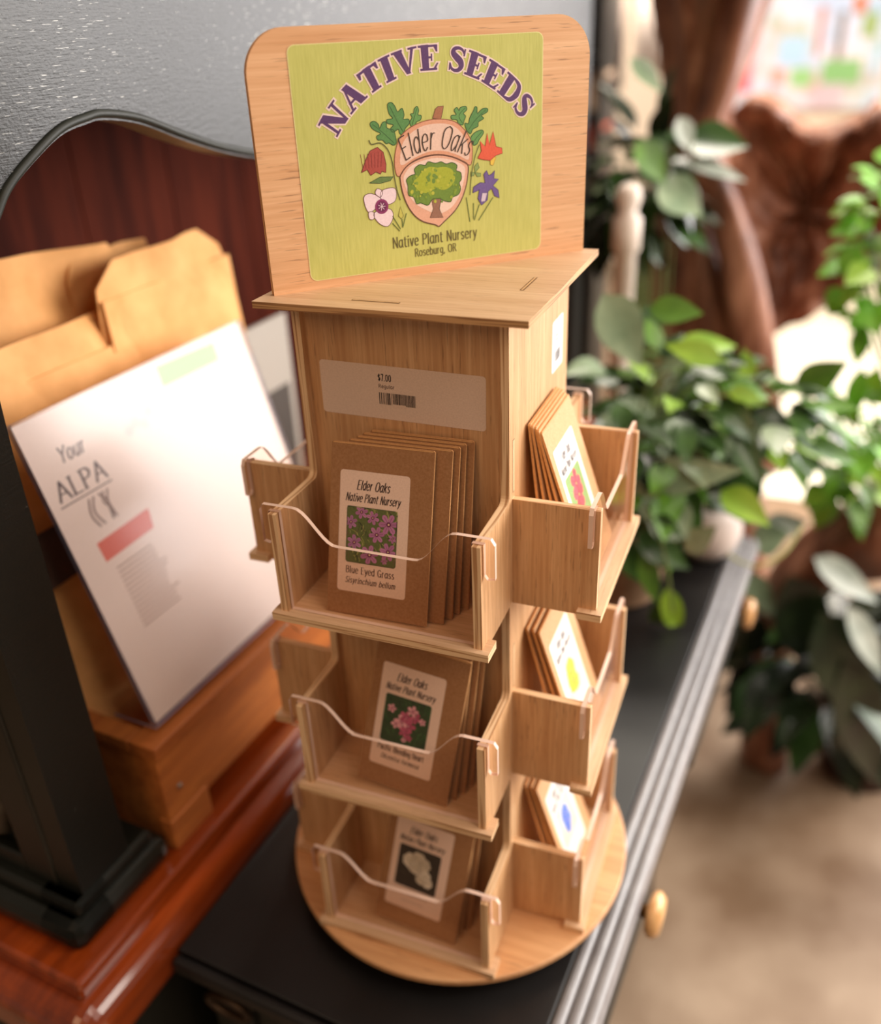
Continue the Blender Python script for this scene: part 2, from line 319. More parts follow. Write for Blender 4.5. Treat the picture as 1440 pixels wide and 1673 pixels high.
ART = {
 'leaf1': [(-28.3,101.4),(-25.9,102.4),(-23.8,100.3),(-22.2,97.1),(-19.3,98.8),(-18.2,95.2),(-18.8,92.9),(-15.5,92.6),(-15.2,90.2),(-18.2,87.3),(-18.9,84.1),(-21.6,85.1),(-22.4,87.6),(-25.7,86.2),(-27.4,88.0),(-25.4,90.2),(-29.0,91.3),(-29.3,93.3),(-25.6,93.8),(-27.7,96.7)],
 'leaf2': [(-11.5,97.9),(-9.6,99.2),(-8.7,96.9),(-9.3,94.6),(-7.3,94.0),(-7.8,91.7),(-10.5,90.7),(-11.5,88.7),(-13.9,88.5),(-14.7,91.0),(-13.2,93.3),(-14.0,95.3),(-12.1,95.6)],
 'leaf3': [(-39.9,92.1),(-37.5,93.1),(-34.9,91.3),(-34.2,88.9),(-32.2,91.9),(-29.9,92.1),(-29.6,88.9),(-27.0,87.9),(-25.2,87.0),(-24.5,83.7),(-24.2,80.1),(-26.2,79.0),(-28.9,80.5),(-30.7,80.2),(-32.9,82.4),(-35.6,82.6),(-36.4,84.7),(-33.8,86.1),(-37.0,87.9),(-39.2,89.7)],
 'leaf4': [(14.5,95.3),(16.4,96.8),(17.8,95.0),(18.8,96.6),(22.3,97.0),(23.0,95.1),(20.7,93.2),(22.1,91.5),(21.0,89.1),(20.0,86.8),(17.1,87.8),(16.2,89.9),(12.8,90.6),(12.6,92.6),(15.8,92.8)],
 'leaf5': [(25.0,90.5),(27.6,94.4),(28.6,96.3),(30.0,95.8),(30.2,92.6),(33.5,94.8),(36.9,94.9),(36.9,92.9),(32.9,91.1),(34.4,89.4),(30.8,87.6),(30.3,85.2),(26.8,83.8),(25.3,81.4),(22.8,83.3),(21.5,87.5),(23.9,87.3)],
 'leaf6': [(25.7,79.7),(28.7,82.0),(32.7,82.9),(34.2,81.5),(32.7,79.2),(31.1,77.6),(29.6,75.2),(27.1,74.6),(25.4,77.2)],
 'vein1': [(-27.0,100.5),(-23.0,92.4),(-18.8,84.9)],
 'vein2': [(-9.8,98.2),(-11.8,93.2),(-13.4,89.3)],
 'vein3': [(-38.6,91.6),(-32.1,86.3),(-25.6,80.2)],
 'vein4': [(22.2,96.4),(17.7,92.2),(20.0,87.6)],
 'vein5': [(35.9,94.2),(28.4,88.6),(23.8,83.6)],
 'vein6': [(33.2,82.0),(29.2,78.6),(26.6,75.5)],
 'stem': [(0.1,91.9),(2.1,96.9),(4.0,98.2),(7.6,98.3),(6.8,95.0),(5.6,91.1)],
 'cap': [(-25.0,61.7),(-26.1,66.8),(-25.7,72.5),(-23.9,78.8),(-21.2,83.5),(-16.3,87.1),(-9.6,89.8),(-2.0,91.2),(6.6,91.0),(14.2,89.2),(19.9,85.1),(24.2,79.8),(26.1,73.8),(25.9,67.1),(24.8,63.4),(22.3,64.0),(16.4,67.1),(8.7,70.3),(0.9,71.4),(-6.8,70.8),(-13.6,68.9),(-19.6,65.3),(-22.7,61.5)],
 'capin': [(-21.8,67.2),(-22.0,73.8),(-19.5,80.5),(-13.6,85.3),(-5.9,88.3),(5.5,88.7),(14.1,86.4),(20.8,80.1),(23.6,73.2),(23.2,66.5),(16.5,69.6),(6.8,73.0),(-2.9,73.4),(-12.6,70.9)],
 'capline': [(-22.6,61.9),(-18.6,66.1),(-12.7,69.3),(-4.9,71.1),(2.8,71.2),(10.6,69.7),(17.4,67.0),(22.8,63.6)],
 'nut': [(-22.7,61.5),(-18.6,66.1),(-12.7,69.0),(-4.9,70.8),(2.8,71.0),(10.6,69.5),(17.4,66.8),(22.8,63.3),(22.3,55.4),(20.4,48.7),(17.1,42.0),(12.4,36.3),(5.1,30.9),(1.5,28.5),(-1.0,29.8),(-8.8,32.5),(-14.5,36.7),(-19.0,43.2),(-21.9,51.3),(-22.9,58.1)],
 'nutin': [(-20.8,60.4),(-16.7,65.5),(-10.8,67.9),(-3.1,69.3),(2.8,69.3),(10.5,67.8),(16.4,65.4),(20.7,62.0),(20.1,55.7),(17.8,48.9),(14.6,43.1),(9.4,38.4),(1.3,36.2),(-6.5,39.3),(-13.2,43.5),(-17.7,49.1),(-20.2,55.3)],
 'crown': [(-18.3,55.1),(-19.0,58.6),(-16.0,60.8),(-13.1,61.4),(-13.4,64.3),(-9.9,66.5),(-6.1,65.8),(-4.1,67.7),(0.7,66.4),(4.6,66.9),(8.0,65.3),(11.9,65.8),(15.3,63.8),(14.7,60.9),(17.7,59.3),(18.0,55.4),(16.5,53.4),(17.4,49.9),(15.7,46.5),(11.7,45.2),(10.1,42.7),(5.6,43.7),(2.7,45.3),(-2.3,45.4),(-5.4,42.2),(-10.2,44.0),(-13.1,43.9),(-14.8,48.0),(-18.1,49.6)],
 'crownin': [(-13.5,53.8),(-14.3,57.3),(-11.3,59.5),(-8.2,62.6),(-3.3,64.7),(1.5,63.8),(6.4,63.8),(11.3,62.1),(13.2,58.9),(13.5,55.4),(10.9,52.2),(5.9,50.2),(0.0,51.6),(-5.0,49.5),(-9.8,50.5)],
 'trunk': [(-4.3,34.5),(-2.0,39.7),(-3.0,45.9),(-7.9,50.7),(-6.4,51.4),(-0.2,47.3),(0.9,50.6),(1.8,47.1),(7.4,50.0),(8.3,49.0),(3.7,44.7),(2.2,39.2),(4.7,33.6)],
 'frit': [(-47.6,65.5),(-44.2,72.5),(-41.1,77.1),(-36.4,78.7),(-32.9,75.6),(-31.6,68.9),(-32.1,64.0),(-34.6,65.1),(-35.5,63.5),(-38.4,65.0),(-41.8,63.3),(-43.8,66.8)],
 'fritstem': [(-41.5,83.1),(-39.9,80.6),(-34.4,80.9),(-30.0,76.9),(-27.7,70.2),(-26.9,61.9),(-25.6,53.3),(-23.8,47.2)],
 'fritleaf': [(-43.0,59.1),(-35.8,61.9),(-27.4,61.2),(-29.4,59.2),(-36.1,58.2)],
 'pet1': [(-47.1,51.7),(-42.1,52.9),(-35.9,48.5),(-41.5,43.1),(-44.9,42.2),(-46.9,46.2)],
 'pet2': [(-35.5,53.9),(-26.9,54.5),(-26.9,47.5),(-32.3,45.5),(-36.4,48.5)],
 'pet3': [(-41.6,41.4),(-31.5,42.9),(-29.0,38.3),(-32.8,32.6),(-38.8,35.1)],
 'pet4': [(-39.8,52.7),(-38.2,55.4),(-35.0,53.4),(-36.7,50.2)],
 'pet5': [(-44.9,42.2),(-41.6,41.8),(-41.9,38.0),(-44.7,38.3)],
 'eye': [(-36.2,44.7),(-30.3,44.0),(-35.8,49.3)],
 'g1': [(-29.5,38.3),(-24.7,29.9)],
 'g2': [(-29.8,34.0),(-25.3,28.7)],
 'g3': [(-23.4,35.9),(-23.2,30.6)],
 'g4': [(-20.2,39.0),(-23.2,30.6)],
 'bud': [(-25.6,37.9),(-23.8,43.3),(-22.3,37.5),(-23.8,36.0)],
 'colum': [(29.9,66.8),(32.5,70.8),(31.6,76.7),(35.1,73.1),(36.7,80.9),(38.1,73.7),(40.7,81.5),(42.7,72.5),(46.7,71.3),(47.2,68.2),(42.6,67.3),(38.5,64.7),(33.9,65.5)],
 'colyel': [(38.5,65.1),(41.1,67.5),(42.6,66.1),(40.5,61.5),(38.6,62.1)],
 'colstem': [(31.1,74.7),(27.9,67.8),(25.1,56.9),(23.8,45.3)],
 'tre1': [(27.7,58.4),(27.3,61.9),(29.8,64.2),(30.8,61.1)],
 'tre2': [(27.7,58.4),(24.7,59.1),(24.6,56.5),(26.6,56.6)],
 'tre3': [(27.7,58.4),(31.7,57.6),(31.7,55.8),(29.2,55.8)],
 'iris': [(25.9,46.4),(26.5,49.8),(31.1,52.0),(34.7,51.6),(33.8,56.9),(35.8,58.9),(37.3,55.7),(39.4,56.4),(41.5,58.4),(40.9,53.6),(44.3,52.9),(40.3,49.3),(43.9,46.3),(44.7,41.3),(41.3,43.0),(39.3,47.7),(36.7,46.2),(36.1,40.9),(31.9,38.2),(29.4,42.5),(30.5,47.7)],
 'irisin': [(32.5,45.7),(36.1,45.3),(34.5,40.2),(31.4,40.5)],
 'g5': [(21.2,44.2),(23.4,28.8)],
 'g6': [(30.3,38.8),(26.5,29.4)],
 'g7': [(40.2,42.2),(29.6,29.0)],
 'g8': [(26.2,40.1),(26.0,30.3)],
 'elderbase': [(-19.8,69.3),(-12.5,72.6),(-2.8,74.6),(6.9,74.2),(16.6,71.3),(23.4,68.2)],
}
# ------------------------------------------------------------------ the seed rack
H = 0.07; T = 0.0055; ZT = 0.5042; DEP = 0.0564; HP = 0.0725; REC = 0.006
ZS = (0.3097, 0.1554, 0.0040); TABLE = -0.025
rack = thing('seed_rack', 'tall square birch plywood spinner rack of seed packets on a round base', 'display rack', (0, H, TABLE))
def rel(x, y, z): return Matrix.Translation((x, y, z))
mb = MB(); mb.lathe([(0.0, -0.0077), (0.1475, -0.0077), (0.149, -0.0068), (0.149, -0.0025), (0.1478, -0.0016), (0, -0.0016)], M['base_ply'], (0, H, 0), 96, False)
mb.build('turntable_disc', rack)
mb = MB(); mb.lathe([(0.0, TABLE), (0.082, TABLE), (0.085, TABLE+0.004), (0.085, -0.012), (0.08, -0.0077), (0, -0.0077)], plain('bearing_black', (26, 24, 24), 0.5), (0, H, 0), 48)
mb.build('turntable_bearing', rack)
def panel_outline(half, wing, r=0.005):
    """upright panel with three tray wings on each side; x across, y up"""
    right = []
    zs = sorted(ZS)
    pts = [(half, -0.0016)]
    for z in zs:
        zt = z+HP
        if z > 0.01: pts += [(half, z-0.0055)]
        pts += [(half+wing, z-(0.0055 if z > 0.01 else 0.0)), (half+wing, zt)]
        pts += [(half+r, zt)] + [(half+r-r*math.sin(a), zt+r-r*math.cos(a)) for a in (PI/8, PI/4, 3*PI/8, PI/2)]
    pts += [(half, ZT-0.0042)]
    return pts + [(-x, y) for x, y in reversed(pts)]
rotX = Matrix.Rotation(PI/2, 4, 'X')           # plate (x, y) -> (x, z)
for side in (-1, 1):
    mb = MB(); mb.prism(panel_outline(H, DEP), -T/2, T/2, M['ply'], M['ply_edge'])
    mb.build('tower_panel', rack, rel(side*(H-T/2), H, 0) @ Matrix.Rotation(PI/2, 4, 'Z') @ rotX, 0.0004)
    mb = MB(); mb.prism(panel_outline(H-0.0001, DEP, 0.0004), -T/2, T/2, M['ply'], M['ply_edge'])
    mb.build('tower_panel', rack, rel(0, H+side*(H-REC-T/2), 0) @ rotX, 0.0004)
def curve_top(hw, hi, lo):
    pts = []
    for i in range(41):
        u = -1+2*i/40; a = abs(u)
        t = 0 if a > 0.84 else (1 if a < 0.42 else (0.84-a)/0.42)
        pts.append((u*hw, hi-(hi-lo)*(3*t*t-2*t**3)))
    return pts
for k in range(4):
    half = H if k % 2 == 0 else H-REC            # outside of the two side panels of this tray
    face = 0.0 if k % 2 == 0 else 0.0            # tower face
    fm = rel(0, H, 0) @ Matrix.Rotation(k*PI/2, 4, 'Z')
    for zi, z in enumerate(ZS):
        # floor with a lip and ears beyond the side panels
        i0 = half-T-0.0003; y1 = -H+(REC if k % 2 == 0 else 0.0); yf = -H-DEP-0.0042; ear = half+0.0052
        ol = [(i0, y1), (i0, -H-DEP+0.016), (half+0.0004, -H-DEP+0.016), (half+0.0004, -H-DEP+0.018), (ear, -H-DEP+0.018), (ear, yf)]
        ol = [(i0, y1), (i0, -H-DEP+0.012), (half+0.0003, -H-DEP+0.012), (ear, -H-DEP+0.012), (ear, yf)]
        ol = ol + [(-x, y) for x, y in reversed(ol)]
        zf = z-0.0001
        mb = MB(); mb.prism(ol, z-T-0.0002, zf, M['ply_flat'], M['ply_edge'])
        mb.build('tray_floor', rack, fm, 0.0004)
        # clear front hooked over the two side panels
        zt = z+HP; hi, lo = zt+0.0045, zt-0.0185
        hk = half+0.0078; hin = half+0.0012; inn = half-T-0.0008
        top = curve_top(inn, hi, lo)
        ol = [(-inn, z+0.0002)] + [(inn, z+0.0002), (inn, zt+0.0006), (hin, zt+0.0006), (hin, zt-0.021), (hin+0.0018, zt-0.0235), (hk, zt-0.0225), (hk, hi-0.004), (hk-0.0025, hi)]
        ol += list(reversed(top)) + [(-hk+0.0025, hi), (-hk, hi-0.004), (-hk, zt-0.0225), (-hin-0.0018, zt-0.0235), (-hin, zt-0.021), (-hin, zt+0.0006), (-inn, zt+0.0006)]
        mb = MB(); mb.prism(ol, -0.0014, 0.0014, M['acrylic'], M['acrylic_edge'])
        mb.build('clear_tray_front', rack, fm @ rel(0, -H-DEP+0.0045, 0) @ rotX)
# roof with tab slots let into it
HR = 0.0864
mb = MB(); mb.prism([(-HR, -HR), (HR, -HR), (HR, HR), (-HR, HR)], ZT-0.0042, ZT, M['ply_flat'], layered('roof_edge', (206, 160, 110), (150, 106, 66), scale=800))
roof = mb.build('roof_panel', rack, rel(0, H, 0), 0.0004)
dk = ink((120, 84, 52)); md = ink((214, 172, 126))
for k in range(4):
    c, s = math.cos(k*PI/2), math.sin(k*PI/2); mb = MB()
    for a, b, mt, zz in ((-0.0155, 0.0155, dk, 0.0001), (-0.0150, 0.0150, md, 0.0002)):
        q = 0.0032 if zz == 0.0001 else 0.0025; e = 0.0690 if k % 2 == 0 else 0.0645
        mb.add([(c*x-s*y, s*x+c*y, ZT+zz) for x, y in ((a-0.012, -e+q-0.0022), (b-0.012, -e+q-0.0022), (b-0.012, -e-q+0.0015), (a-0.012, -e-q+0.0015))], [[3, 2, 1, 0]], mt)
    mb.build('slot_tab', rack, rel(0, H, 0))

for k in (1, 3):
    for z in ZS:
        zt = z+HP
        for e in (-1, 1):
            for w, z0, z1, mt, o_ in ((0.0036, zt+0.004, zt+0.040, dk, 0.00010), (0.0028, zt+0.0045, zt+0.0395, ink((230, 192, 146)), 0.00016)):
                mb = MB() if o_ == 0.00010 else mb
                x = (1 if k == 1 else -1)*(H+o_); yc = H+e*(H-REC-T/2)
                mb.add([(x, yc-w/2, z0), (x, yc+w/2, z0), (x, yc+w/2, z1), (x, yc-w/2, z1)], [[0, 1, 2, 3] if k == 1 else [3, 2, 1, 0]], mt)
            mb.build('slot_tab', rack)
# sign board standing on the diagonal of the roof
SD = Matrix(((0.70710678, 0, 0.70710678, 0), (0.70710678, 0, -0.70710678, 0), (0, 1, 0, 0), (0, 0, 0, 1)))
SO = rel(0.70710678*(-0.0041+0.0026), H+0.70710678*(0.0041+0.0026), ZT) @ SD
W2 = 0.1095; HS = 0.1440; r = 0.024
ol = [(-W2, 0.0), (W2, 0.0)] + [(W2-r+r*math.cos(a), HS-r+r*math.sin(a)) for a in [PI/2*i/10 for i in range(11)]] + [(-W2+r+r*math.cos(a), HS-r+r*math.sin(a)) for a in [PI/2+PI/2*i/10 for i in range(11)]]
mb = MB(); mb.prism(ol, -0.005, 0.0, M['sign_ply'], layered('sign_edge', (228, 170, 114), (170, 116, 70)))
sign = mb.build('sign_board', rack, SO, 0.0005)
def rrect(x0, y0, x1, y1, r, n=5):
    pts = []
    for cx, cy, a0 in ((x1-r, y0+r, -PI/2), (x1-r, y1-r, 0), (x0+r, y1-r, PI/2), (x0+r, y0+r, PI)):
        pts += [(cx+r*math.cos(a0+PI/2*i/n), cy+r*math.sin(a0+PI/2*i/n)) for i in range(n+1)]
    return pts
lab = MB(); lab.step = 0.0003; MMs = 0.001
def paper(name, c1, c2, ms=(900, 60, 1)):
    mt, nt, b = newmat(name)
    f = noise(nt, 1.0, 3, 0.6, ms); g = noise(nt, 30.0, 2)
    mm = N(nt, 'ShaderNodeMath', operation='MULTIPLY_ADD'); nt.links.new(f, mm.inputs[0]); mm.inputs[1].default_value = 0.7
    m2 = N(nt, 'ShaderNodeMath', operation='MULTIPLY'); nt.links.new(g, m2.inputs[0]); m2.inputs[1].default_value = 0.3; nt.links.new(m2.outputs[0], mm.inputs[2])
    nt.links.new(ramp(nt, mm.outputs[0], [(0.3, c1), (0.7, c2)]), b.inputs['Base Color']); b.inputs['Roughness'].default_value = 0.6
    return mt
olive = paper('green_label_paper', (186, 187, 96), (207, 207, 120))
lab.poly(rrect(-85.6, 5.3, 75.8, 135.2, 4.5), ink((232, 224, 160)), -0.02)
lab.poly(rrect(-85.1, 5.7, 75.3, 134.8, 4.2), olive, 0.0)
INKD = ink((72, 56, 46)); PUR = ink((92, 58, 108)); PINK = ink((240, 216, 208))
# arched title, heavy serif capitals
def title(mb):
    cx, cy, rad, hh = 0.0, 44.6, 73.6, 13.3
    wd = {'N': 1.02, 'A': .98, 'T': .88, 'I': .5, 'V': .98, 'E': .82, ' ': .36, 'S': .72, 'D': .95}
    tw, tn, sh = 0.27, 0.095, 0.08
    def rct(x0, y0, x1, y1): return ('p', [(x0, y0), (x1, y0), (x1, y1), (x0, y1)])
    def ser(x, y, w=.17): return rct(x-w, y if y < .5 else 1-sh, x+w, sh if y < .5 else 1)
    def glyph(c):
        w = wd[c]-0.06; o = []
        if c == 'N': o = [rct(.13, 0, .13+tn, 1), rct(w-.13-tn, 0, w-.13, 1), ('p', [(.06, 1), (.36, 1), (w-.12, 0), (w-.36, 0)]), ser(.17, 0, .16), ser(w-.17, 1, .16), rct(0, 1-sh, .3, 1)]
        if c == 'A': o = [('p', [(.10, 0), (.20, 0), (w/2-.02, 1), (w/2-.08, 1)]), ('p', [(w-.36, 0), (w-.05, 0), (w/2+.10, 1), (w/2-.14, 1)]), rct(.2, .28, w-.25, .37), ser(.15, 0, .16), ser(w-.18, 0, .19)]
        if c == 'T': o = [rct(w/2-tw/2, 0, w/2+tw/2, 1), rct(.02, 1-.1, w-.02, 1), ser(w/2, 0, .22), ('p', [(.02, .72), (.08, .72), (.16, .95), (.02, 1)]), ('p', [(w-.08, .72), (w-.02, .72), (w-.02, 1), (w-.16, .95)])]
        if c == 'I': o = [rct(w/2-tw/2, 0, w/2+tw/2, 1), ser(w/2, 0, .22), ser(w/2, 1, .22)]
        if c == 'V': o = [('p', [(.06, 1), (.36, 1), (w/2+.12, 0), (w/2-.06, 0)]), ('p', [(w-.2, 1), (w-.1, 1), (w/2+.07, 0), (w/2, 0)]), ser(.2, 1, .2), ser(w-.15, 1, .16)]
        if c == 'E': o = [rct(.1, 0, .1+tw, 1), rct(0, 0, w-.05, .085), rct(0, .915, w-.08, 1), rct(.2, .46, w-.26, .54), ('p', [(w-.13, 0), (w, .28), (w-.06, .28), (w-.2, .06)]), ('p', [(w-.2, .94), (w-.1, .72), (w-.05, .72), (w-.06, 1)]), rct(w-.3, .36, w-.25, .64)]
        if c == 'D': o = [rct(.1, 0, .1+tw, 1), rct(0, 0, .45, .085), rct(0, .915, .45, 1), ('s', [(.4, .955), (.66, .86), (.76, .5), (.66, .14), (.4, .045)], (.09, .19, .28, .19, .09))]
        if c == 'S': o = [('s', [(.56, .77), (.47, .91), (.31, .955), (.16, .87), (.15, .71), (.31, .56), (.47, .43), (.53, .25), (.44, .09), (.27, .045), (.13, .12), (.07, .28)], (.06, .1, .12, .17, .23, .28, .28, .23, .16, .12, .1, .06)), rct(.545, .68, .60, .97), rct(.03, .03, .085, .33)]
        return o
    total = sum(wd[c] for c in 'NATIVE SEEDS'); span = R(111.5)
    for off, mt, z in ((0.062, PINK, 0.12), (0.0, PUR, 0.24)):
        pos = 0.0
        for c in 'NATIVE SEEDS':
            for it in glyph(c):
                def fin(x, y):
                    a = PI/2+span/2-span*(pos+x)/total
                    rr = rad+y*hh
                    return (cx+rr*math.cos(a), cy+rr*math.sin(a))
                if it[0] == 'p':
                    p = [Vector(q) for q in it[1]]; n = len(p)
                    ar = sum(p[i].x*p[(i+1) % n].y-p[(i+1) % n].x*p[i].y for i in range(n))
                    if ar < 0: p.reverse()
                    if off:
                        q = []
                        for i in range(n):
                            d1 = (p[i]-p[i-1]).normalized(); d2 = (p[(i+1) % n]-p[i]).normalized()
                            n1 = Vector((d1.y, -d1.x)); n2 = Vector((d2.y, -d2.x)); bb = (n1+n2)
                            q.append(p[i]+bb*(off/max(0.55, 1+n1.dot(n2))))
                        p = q
                    # split long edges so letters follow the arc
                    mb.poly([fin(v.x, v.y) for v in p], mt, z)
                else:
                    pts = smooth(it[1], 6); ws = [w for w in it[2]]
                    def wf(a, u, ws=ws):
                        f = u*(len(ws)-1); i = min(len(ws)-2, int(f)); return (ws[i]+(ws[i+1]-ws[i])*(f-i)+2*off)*hh
                    mb.strip([fin(*q) for q in pts], wf, mt, z, ext=off*hh)
            pos += wd[c]
title(lab)
def fillp(k, c, z, line=None, lw=0.35, closed=True, sm=0):
    pts = ART[k]
    if sm: pts = smooth(pts, 4, True)
    lab.poly(pts, ink(c), z)
    if line: lab.strip(list(pts)+([pts[0]] if closed else []), lw, ink(line), z+0.03)
def line(k, c, w, z=0.3, sm=True): lab.strip(smooth(ART[k], 5) if sm and len(ART[k]) > 2 else ART[k], w, ink(c), z)
for i in range(1, 7):
    fillp('leaf%d' % i, (92, 142, 78) if i % 2 else (104, 154, 84), 0.10, (58, 92, 50), 0.45, sm=1); line('vein%d' % i, (66, 104, 58), 0.35, 0.16)
fillp('stem', (168, 110, 78), 0.12, (98, 62, 44), 0.3)
fillp('cap', (222, 160, 128), 0.20, (150, 94, 66), 0.5, sm=1); fillp('capin', (234, 200, 182), 0.25, sm=1)
fillp('nut', (226, 172, 146), 0.22, (100, 66, 48), 0.7, sm=1); fillp('nutin', (238, 208, 192), 0.27, sm=1)
line('capline', (112, 72, 52), 0.6, 0.33)
fillp('trunk', (150, 108, 88), 0.31, (80, 54, 44), 0.3)
fillp('crown', (112, 142, 52), 0.34, (66, 92, 40), 0.5, sm=1); fillp('crownin', (168, 178, 50), 0.40, sm=1)
rr_ = random.Random(3)
for i in range(70):
    a, q = rr_.uniform(0, 2*PI), rr_.random()**0.5
    x, y = 0.0+17.5*q*math.cos(a), 54+11.0*q*math.sin(a)
    lab.disc((x, y), rr_.uniform(0.5, 1.3), ink(rr_.choice([(132, 158, 52), (150, 168, 50), (186, 188, 66), (112, 142, 56)])), 0.43+i*0.0004, 7)
fillp('frit', (172, 76, 66), 0.14, (110, 48, 40), 0.4)
for i in range(7):
    a = ART['frit']; x = a[0][0]+1.2+i*1.9; lab.strip([(x, a[0][1]+2.0), (x+(-41-x)*-0.2, a[3][1]-3)], 0.28, ink((132, 52, 48)), 0.19)
line('fritstem', (94, 92, 50), 0.6); fillp('fritleaf', (104, 130, 70), 0.14, (62, 80, 44), 0.3)
for i in (4, 5, 1, 2, 3): fillp('pet%d' % i, (240, 218, 226), 0.16+i*0.01, (110, 76, 80), 0.35, sm=1)
ex, ey = ART['eye'][0]
lab.disc((ex, ey), 4.4, ink((142, 52, 104)), 0.26); lab.disc((ex, ey), 3.2, ink((112, 36, 84)), 0.28)
for i in range(7): lab.strip([(ex, ey), (ex+2.4*math.cos(i*0.9), ey+2.4*math.sin(i*0.9))], 0.35, ink((226, 204, 214)), 0.31)
for i in range(1, 9): line('g%d' % i, (92, 110, 52), 0.55, 0.2)
fillp('bud', (196, 190, 92), 0.14, (96, 96, 50), 0.3); fillp('colyel', (232, 196, 80), 0.14, (170, 130, 50), 0.25)
fillp('colum', (226, 96, 66), 0.18, (168, 56, 44), 0.4); line('colstem', (94, 100, 52), 0.5)
for i in (1, 2, 3): fillp('tre%d' % i, (140, 162, 92), 0.14, (84, 104, 56), 0.25)
fillp('iris', (112, 90, 152), 0.16, (70, 52, 108), 0.4); fillp('irisin', (212, 196, 216), 0.21, (70, 52, 108), 0.25)
# lettering on the acorn follows its rim
ba = smooth(ART['elderbase'], 12)
bl = [0.0]
for i in range(1, len(ba)): bl.append(bl[-1]+math.dist(ba[i], ba[i-1]))
def along(px, py):
    s = px+bl[-1]/2; i = 0
    while i < len(bl)-2 and bl[i+1] < s: i += 1
    a, b = Vector(ba[i]), Vector(ba[i+1]); d = (b-a).normalized(); q = a+d*(s-bl[i])
    return (q.x-d.y*py, q.y+d.x*py)
text(lab, 'Elder Oaks', 0, 0, 13.0, 0.8, INKD, 0.45, slant=0.12, pen=0.55, width=bl[-1]*0.97, path=along)
text(lab, 'Native Plant Nursery', -1.2, 18.6, 6.6, 0.75, ink((96, 88, 48)), 0.12, pen=0.5, width=58.5)
text(lab, 'Roseburg, OR', -1.3, 11.6, 5.0, 0.6, ink((96, 88, 48)), 0.12, pen=0.5, width=29)
for i, v in enumerate(lab.v): lab.v[i] = (v[0]*MMs, v[1]*MMs, 0.00022+v[2]*0.0008)
sl = lab.build('sign_label', None, None); sl.parent = sign
# price stickers on the tower
st = MB(); st.step = 0.001; WH = ink((232, 206, 188)); BK = ink((40, 30, 30))
st.poly(rrect(-56, 0, 55, 35.5, 2.4), WH, 0)
text(st, '$7.00', -15.8, 25.5, 4.3, 0.55, BK, 0.1, align='l', width=9)
text(st, 'Regular', -15.6, 20.8, 2.4, 0.32, ink((90, 70, 66)), 0.1, align='l')
rr_ = random.Random(5); x = -15.6
while x < 8.6:
    w = rr_.choice((0.3, 0.4, 0.6, 0.8)); st.poly([(x, 10.0), (x+w, 10.0), (x+w, 17.8), (x, 17.8)], BK, 0.1); x += w+rr_.choice((0.3, 0.4, 0.7))
st.poly([(-6.5, 8.9), (2.5, 8.9), (2.5, 10.7), (-6.5, 10.7)], WH, 0.15)
text(st, '004025', -2, 9.2, 1.3, 0.22, BK, 0.2, width=7) if False else None
for i, v in enumerate(st.v): st.v[i] = (v[0]*MMs, v[1]*MMs, 0.00015+v[2]*0.0008)
o = st.build('price_sticker', rack, rel(-0.0015, REC, 0.4270) @ rotX); o.rotation_euler = (PI/2, 0.012, 0)
st = MB(); st.poly(rrect(0, 0, 28, 36, 2), ink((238, 236, 236)), 0)
x = 7.0
while x < 21: st.poly([(x, 6), (x+0.8, 6), (x+0.8, 14), (x, 14)], BK, 0.1); x += rr_.choice((1.2, 1.6, 2.2))
for y in (24, 21): st.poly([(8, y), (16, y), (16, y+1.2), (8, y+1.2)], ink((120, 110, 110)), 0.1)
for i, v in enumerate(st.v): st.v[i] = (v[0]*MMs, v[1]*MMs, 0.00015+v[2]*0.0008)
st.build('price_sticker', rack, rel(H, 0.0975, 0.432) @ Matrix.Rotation(PI/2, 4, 'Z') @ rotX)

# ------------------------------------------------------------------ seed packets
PW, PH, PT = 0.0700, 0.1120, 0.0016
def envelope_mesh(kr):
    mb = MB(); w = PW/2
    ol = [(-w, 0.0), (w, 0.0), (w, PH-0.001), (w-0.001, PH), (-w+0.001, PH), (-w, PH-0.001)]
    mb.prism(ol, -PT/2, PT/2, kr, M['kraft_edge'])
    mb.poly([(-w+0.001, PH-0.0002), (w-0.001, PH-0.0002), (w-0.001, PH-0.0010), (-w+0.001, PH-0.0010)], M['kraft_edge'], PT/2+0.0001)
    return mb
env = (envelope_mesh(M['kraft']), envelope_mesh(M['kraft_lit']))
CLIP = [None]
def flower(mb, cx, cy, r, c, eye, n=5, rot=0.0, z=0.2, narrow=0.5):
    for i in range(n):
        a = rot+2*PI*i/n
        pts = [(0, 0), (0.45*r, narrow*0.55*r), (0.8*r, narrow*0.6*r), (r, 0.1*r), (0.98*r, -0.12*r), (0.8*r, -narrow*0.6*r), (0.45*r, -narrow*0.55*r)]
        cl = CLIP[0]; cf = (lambda p: (min(cl[2], max(cl[0], p[0])), min(cl[3], max(cl[1], p[1])))) if cl else (lambda p: p)
        mb.poly([cf((cx+x*math.cos(a)-y*math.sin(a), cy+x*math.sin(a)+y*math.cos(a))) for x, y in pts], ink(tuple(max(0, min(255, v+(i % 3)*8-8)) for v in c)), z+i*0.006)
        mb.strip([cf((cx+0.2*r*math.cos(a), cy+0.2*r*math.sin(a))), cf((cx+0.8*r*math.cos(a), cy+0.8*r*math.sin(a)))], 0.05*r, ink(tuple(int(v*0.7) for v in c)), z+0.04)
    mb.disc((cx, cy), 0.24*r, ink(eye[0]), z+0.05, 9); mb.disc((cx, cy), 0.1*r, ink(eye[1]), z+0.06, 7)
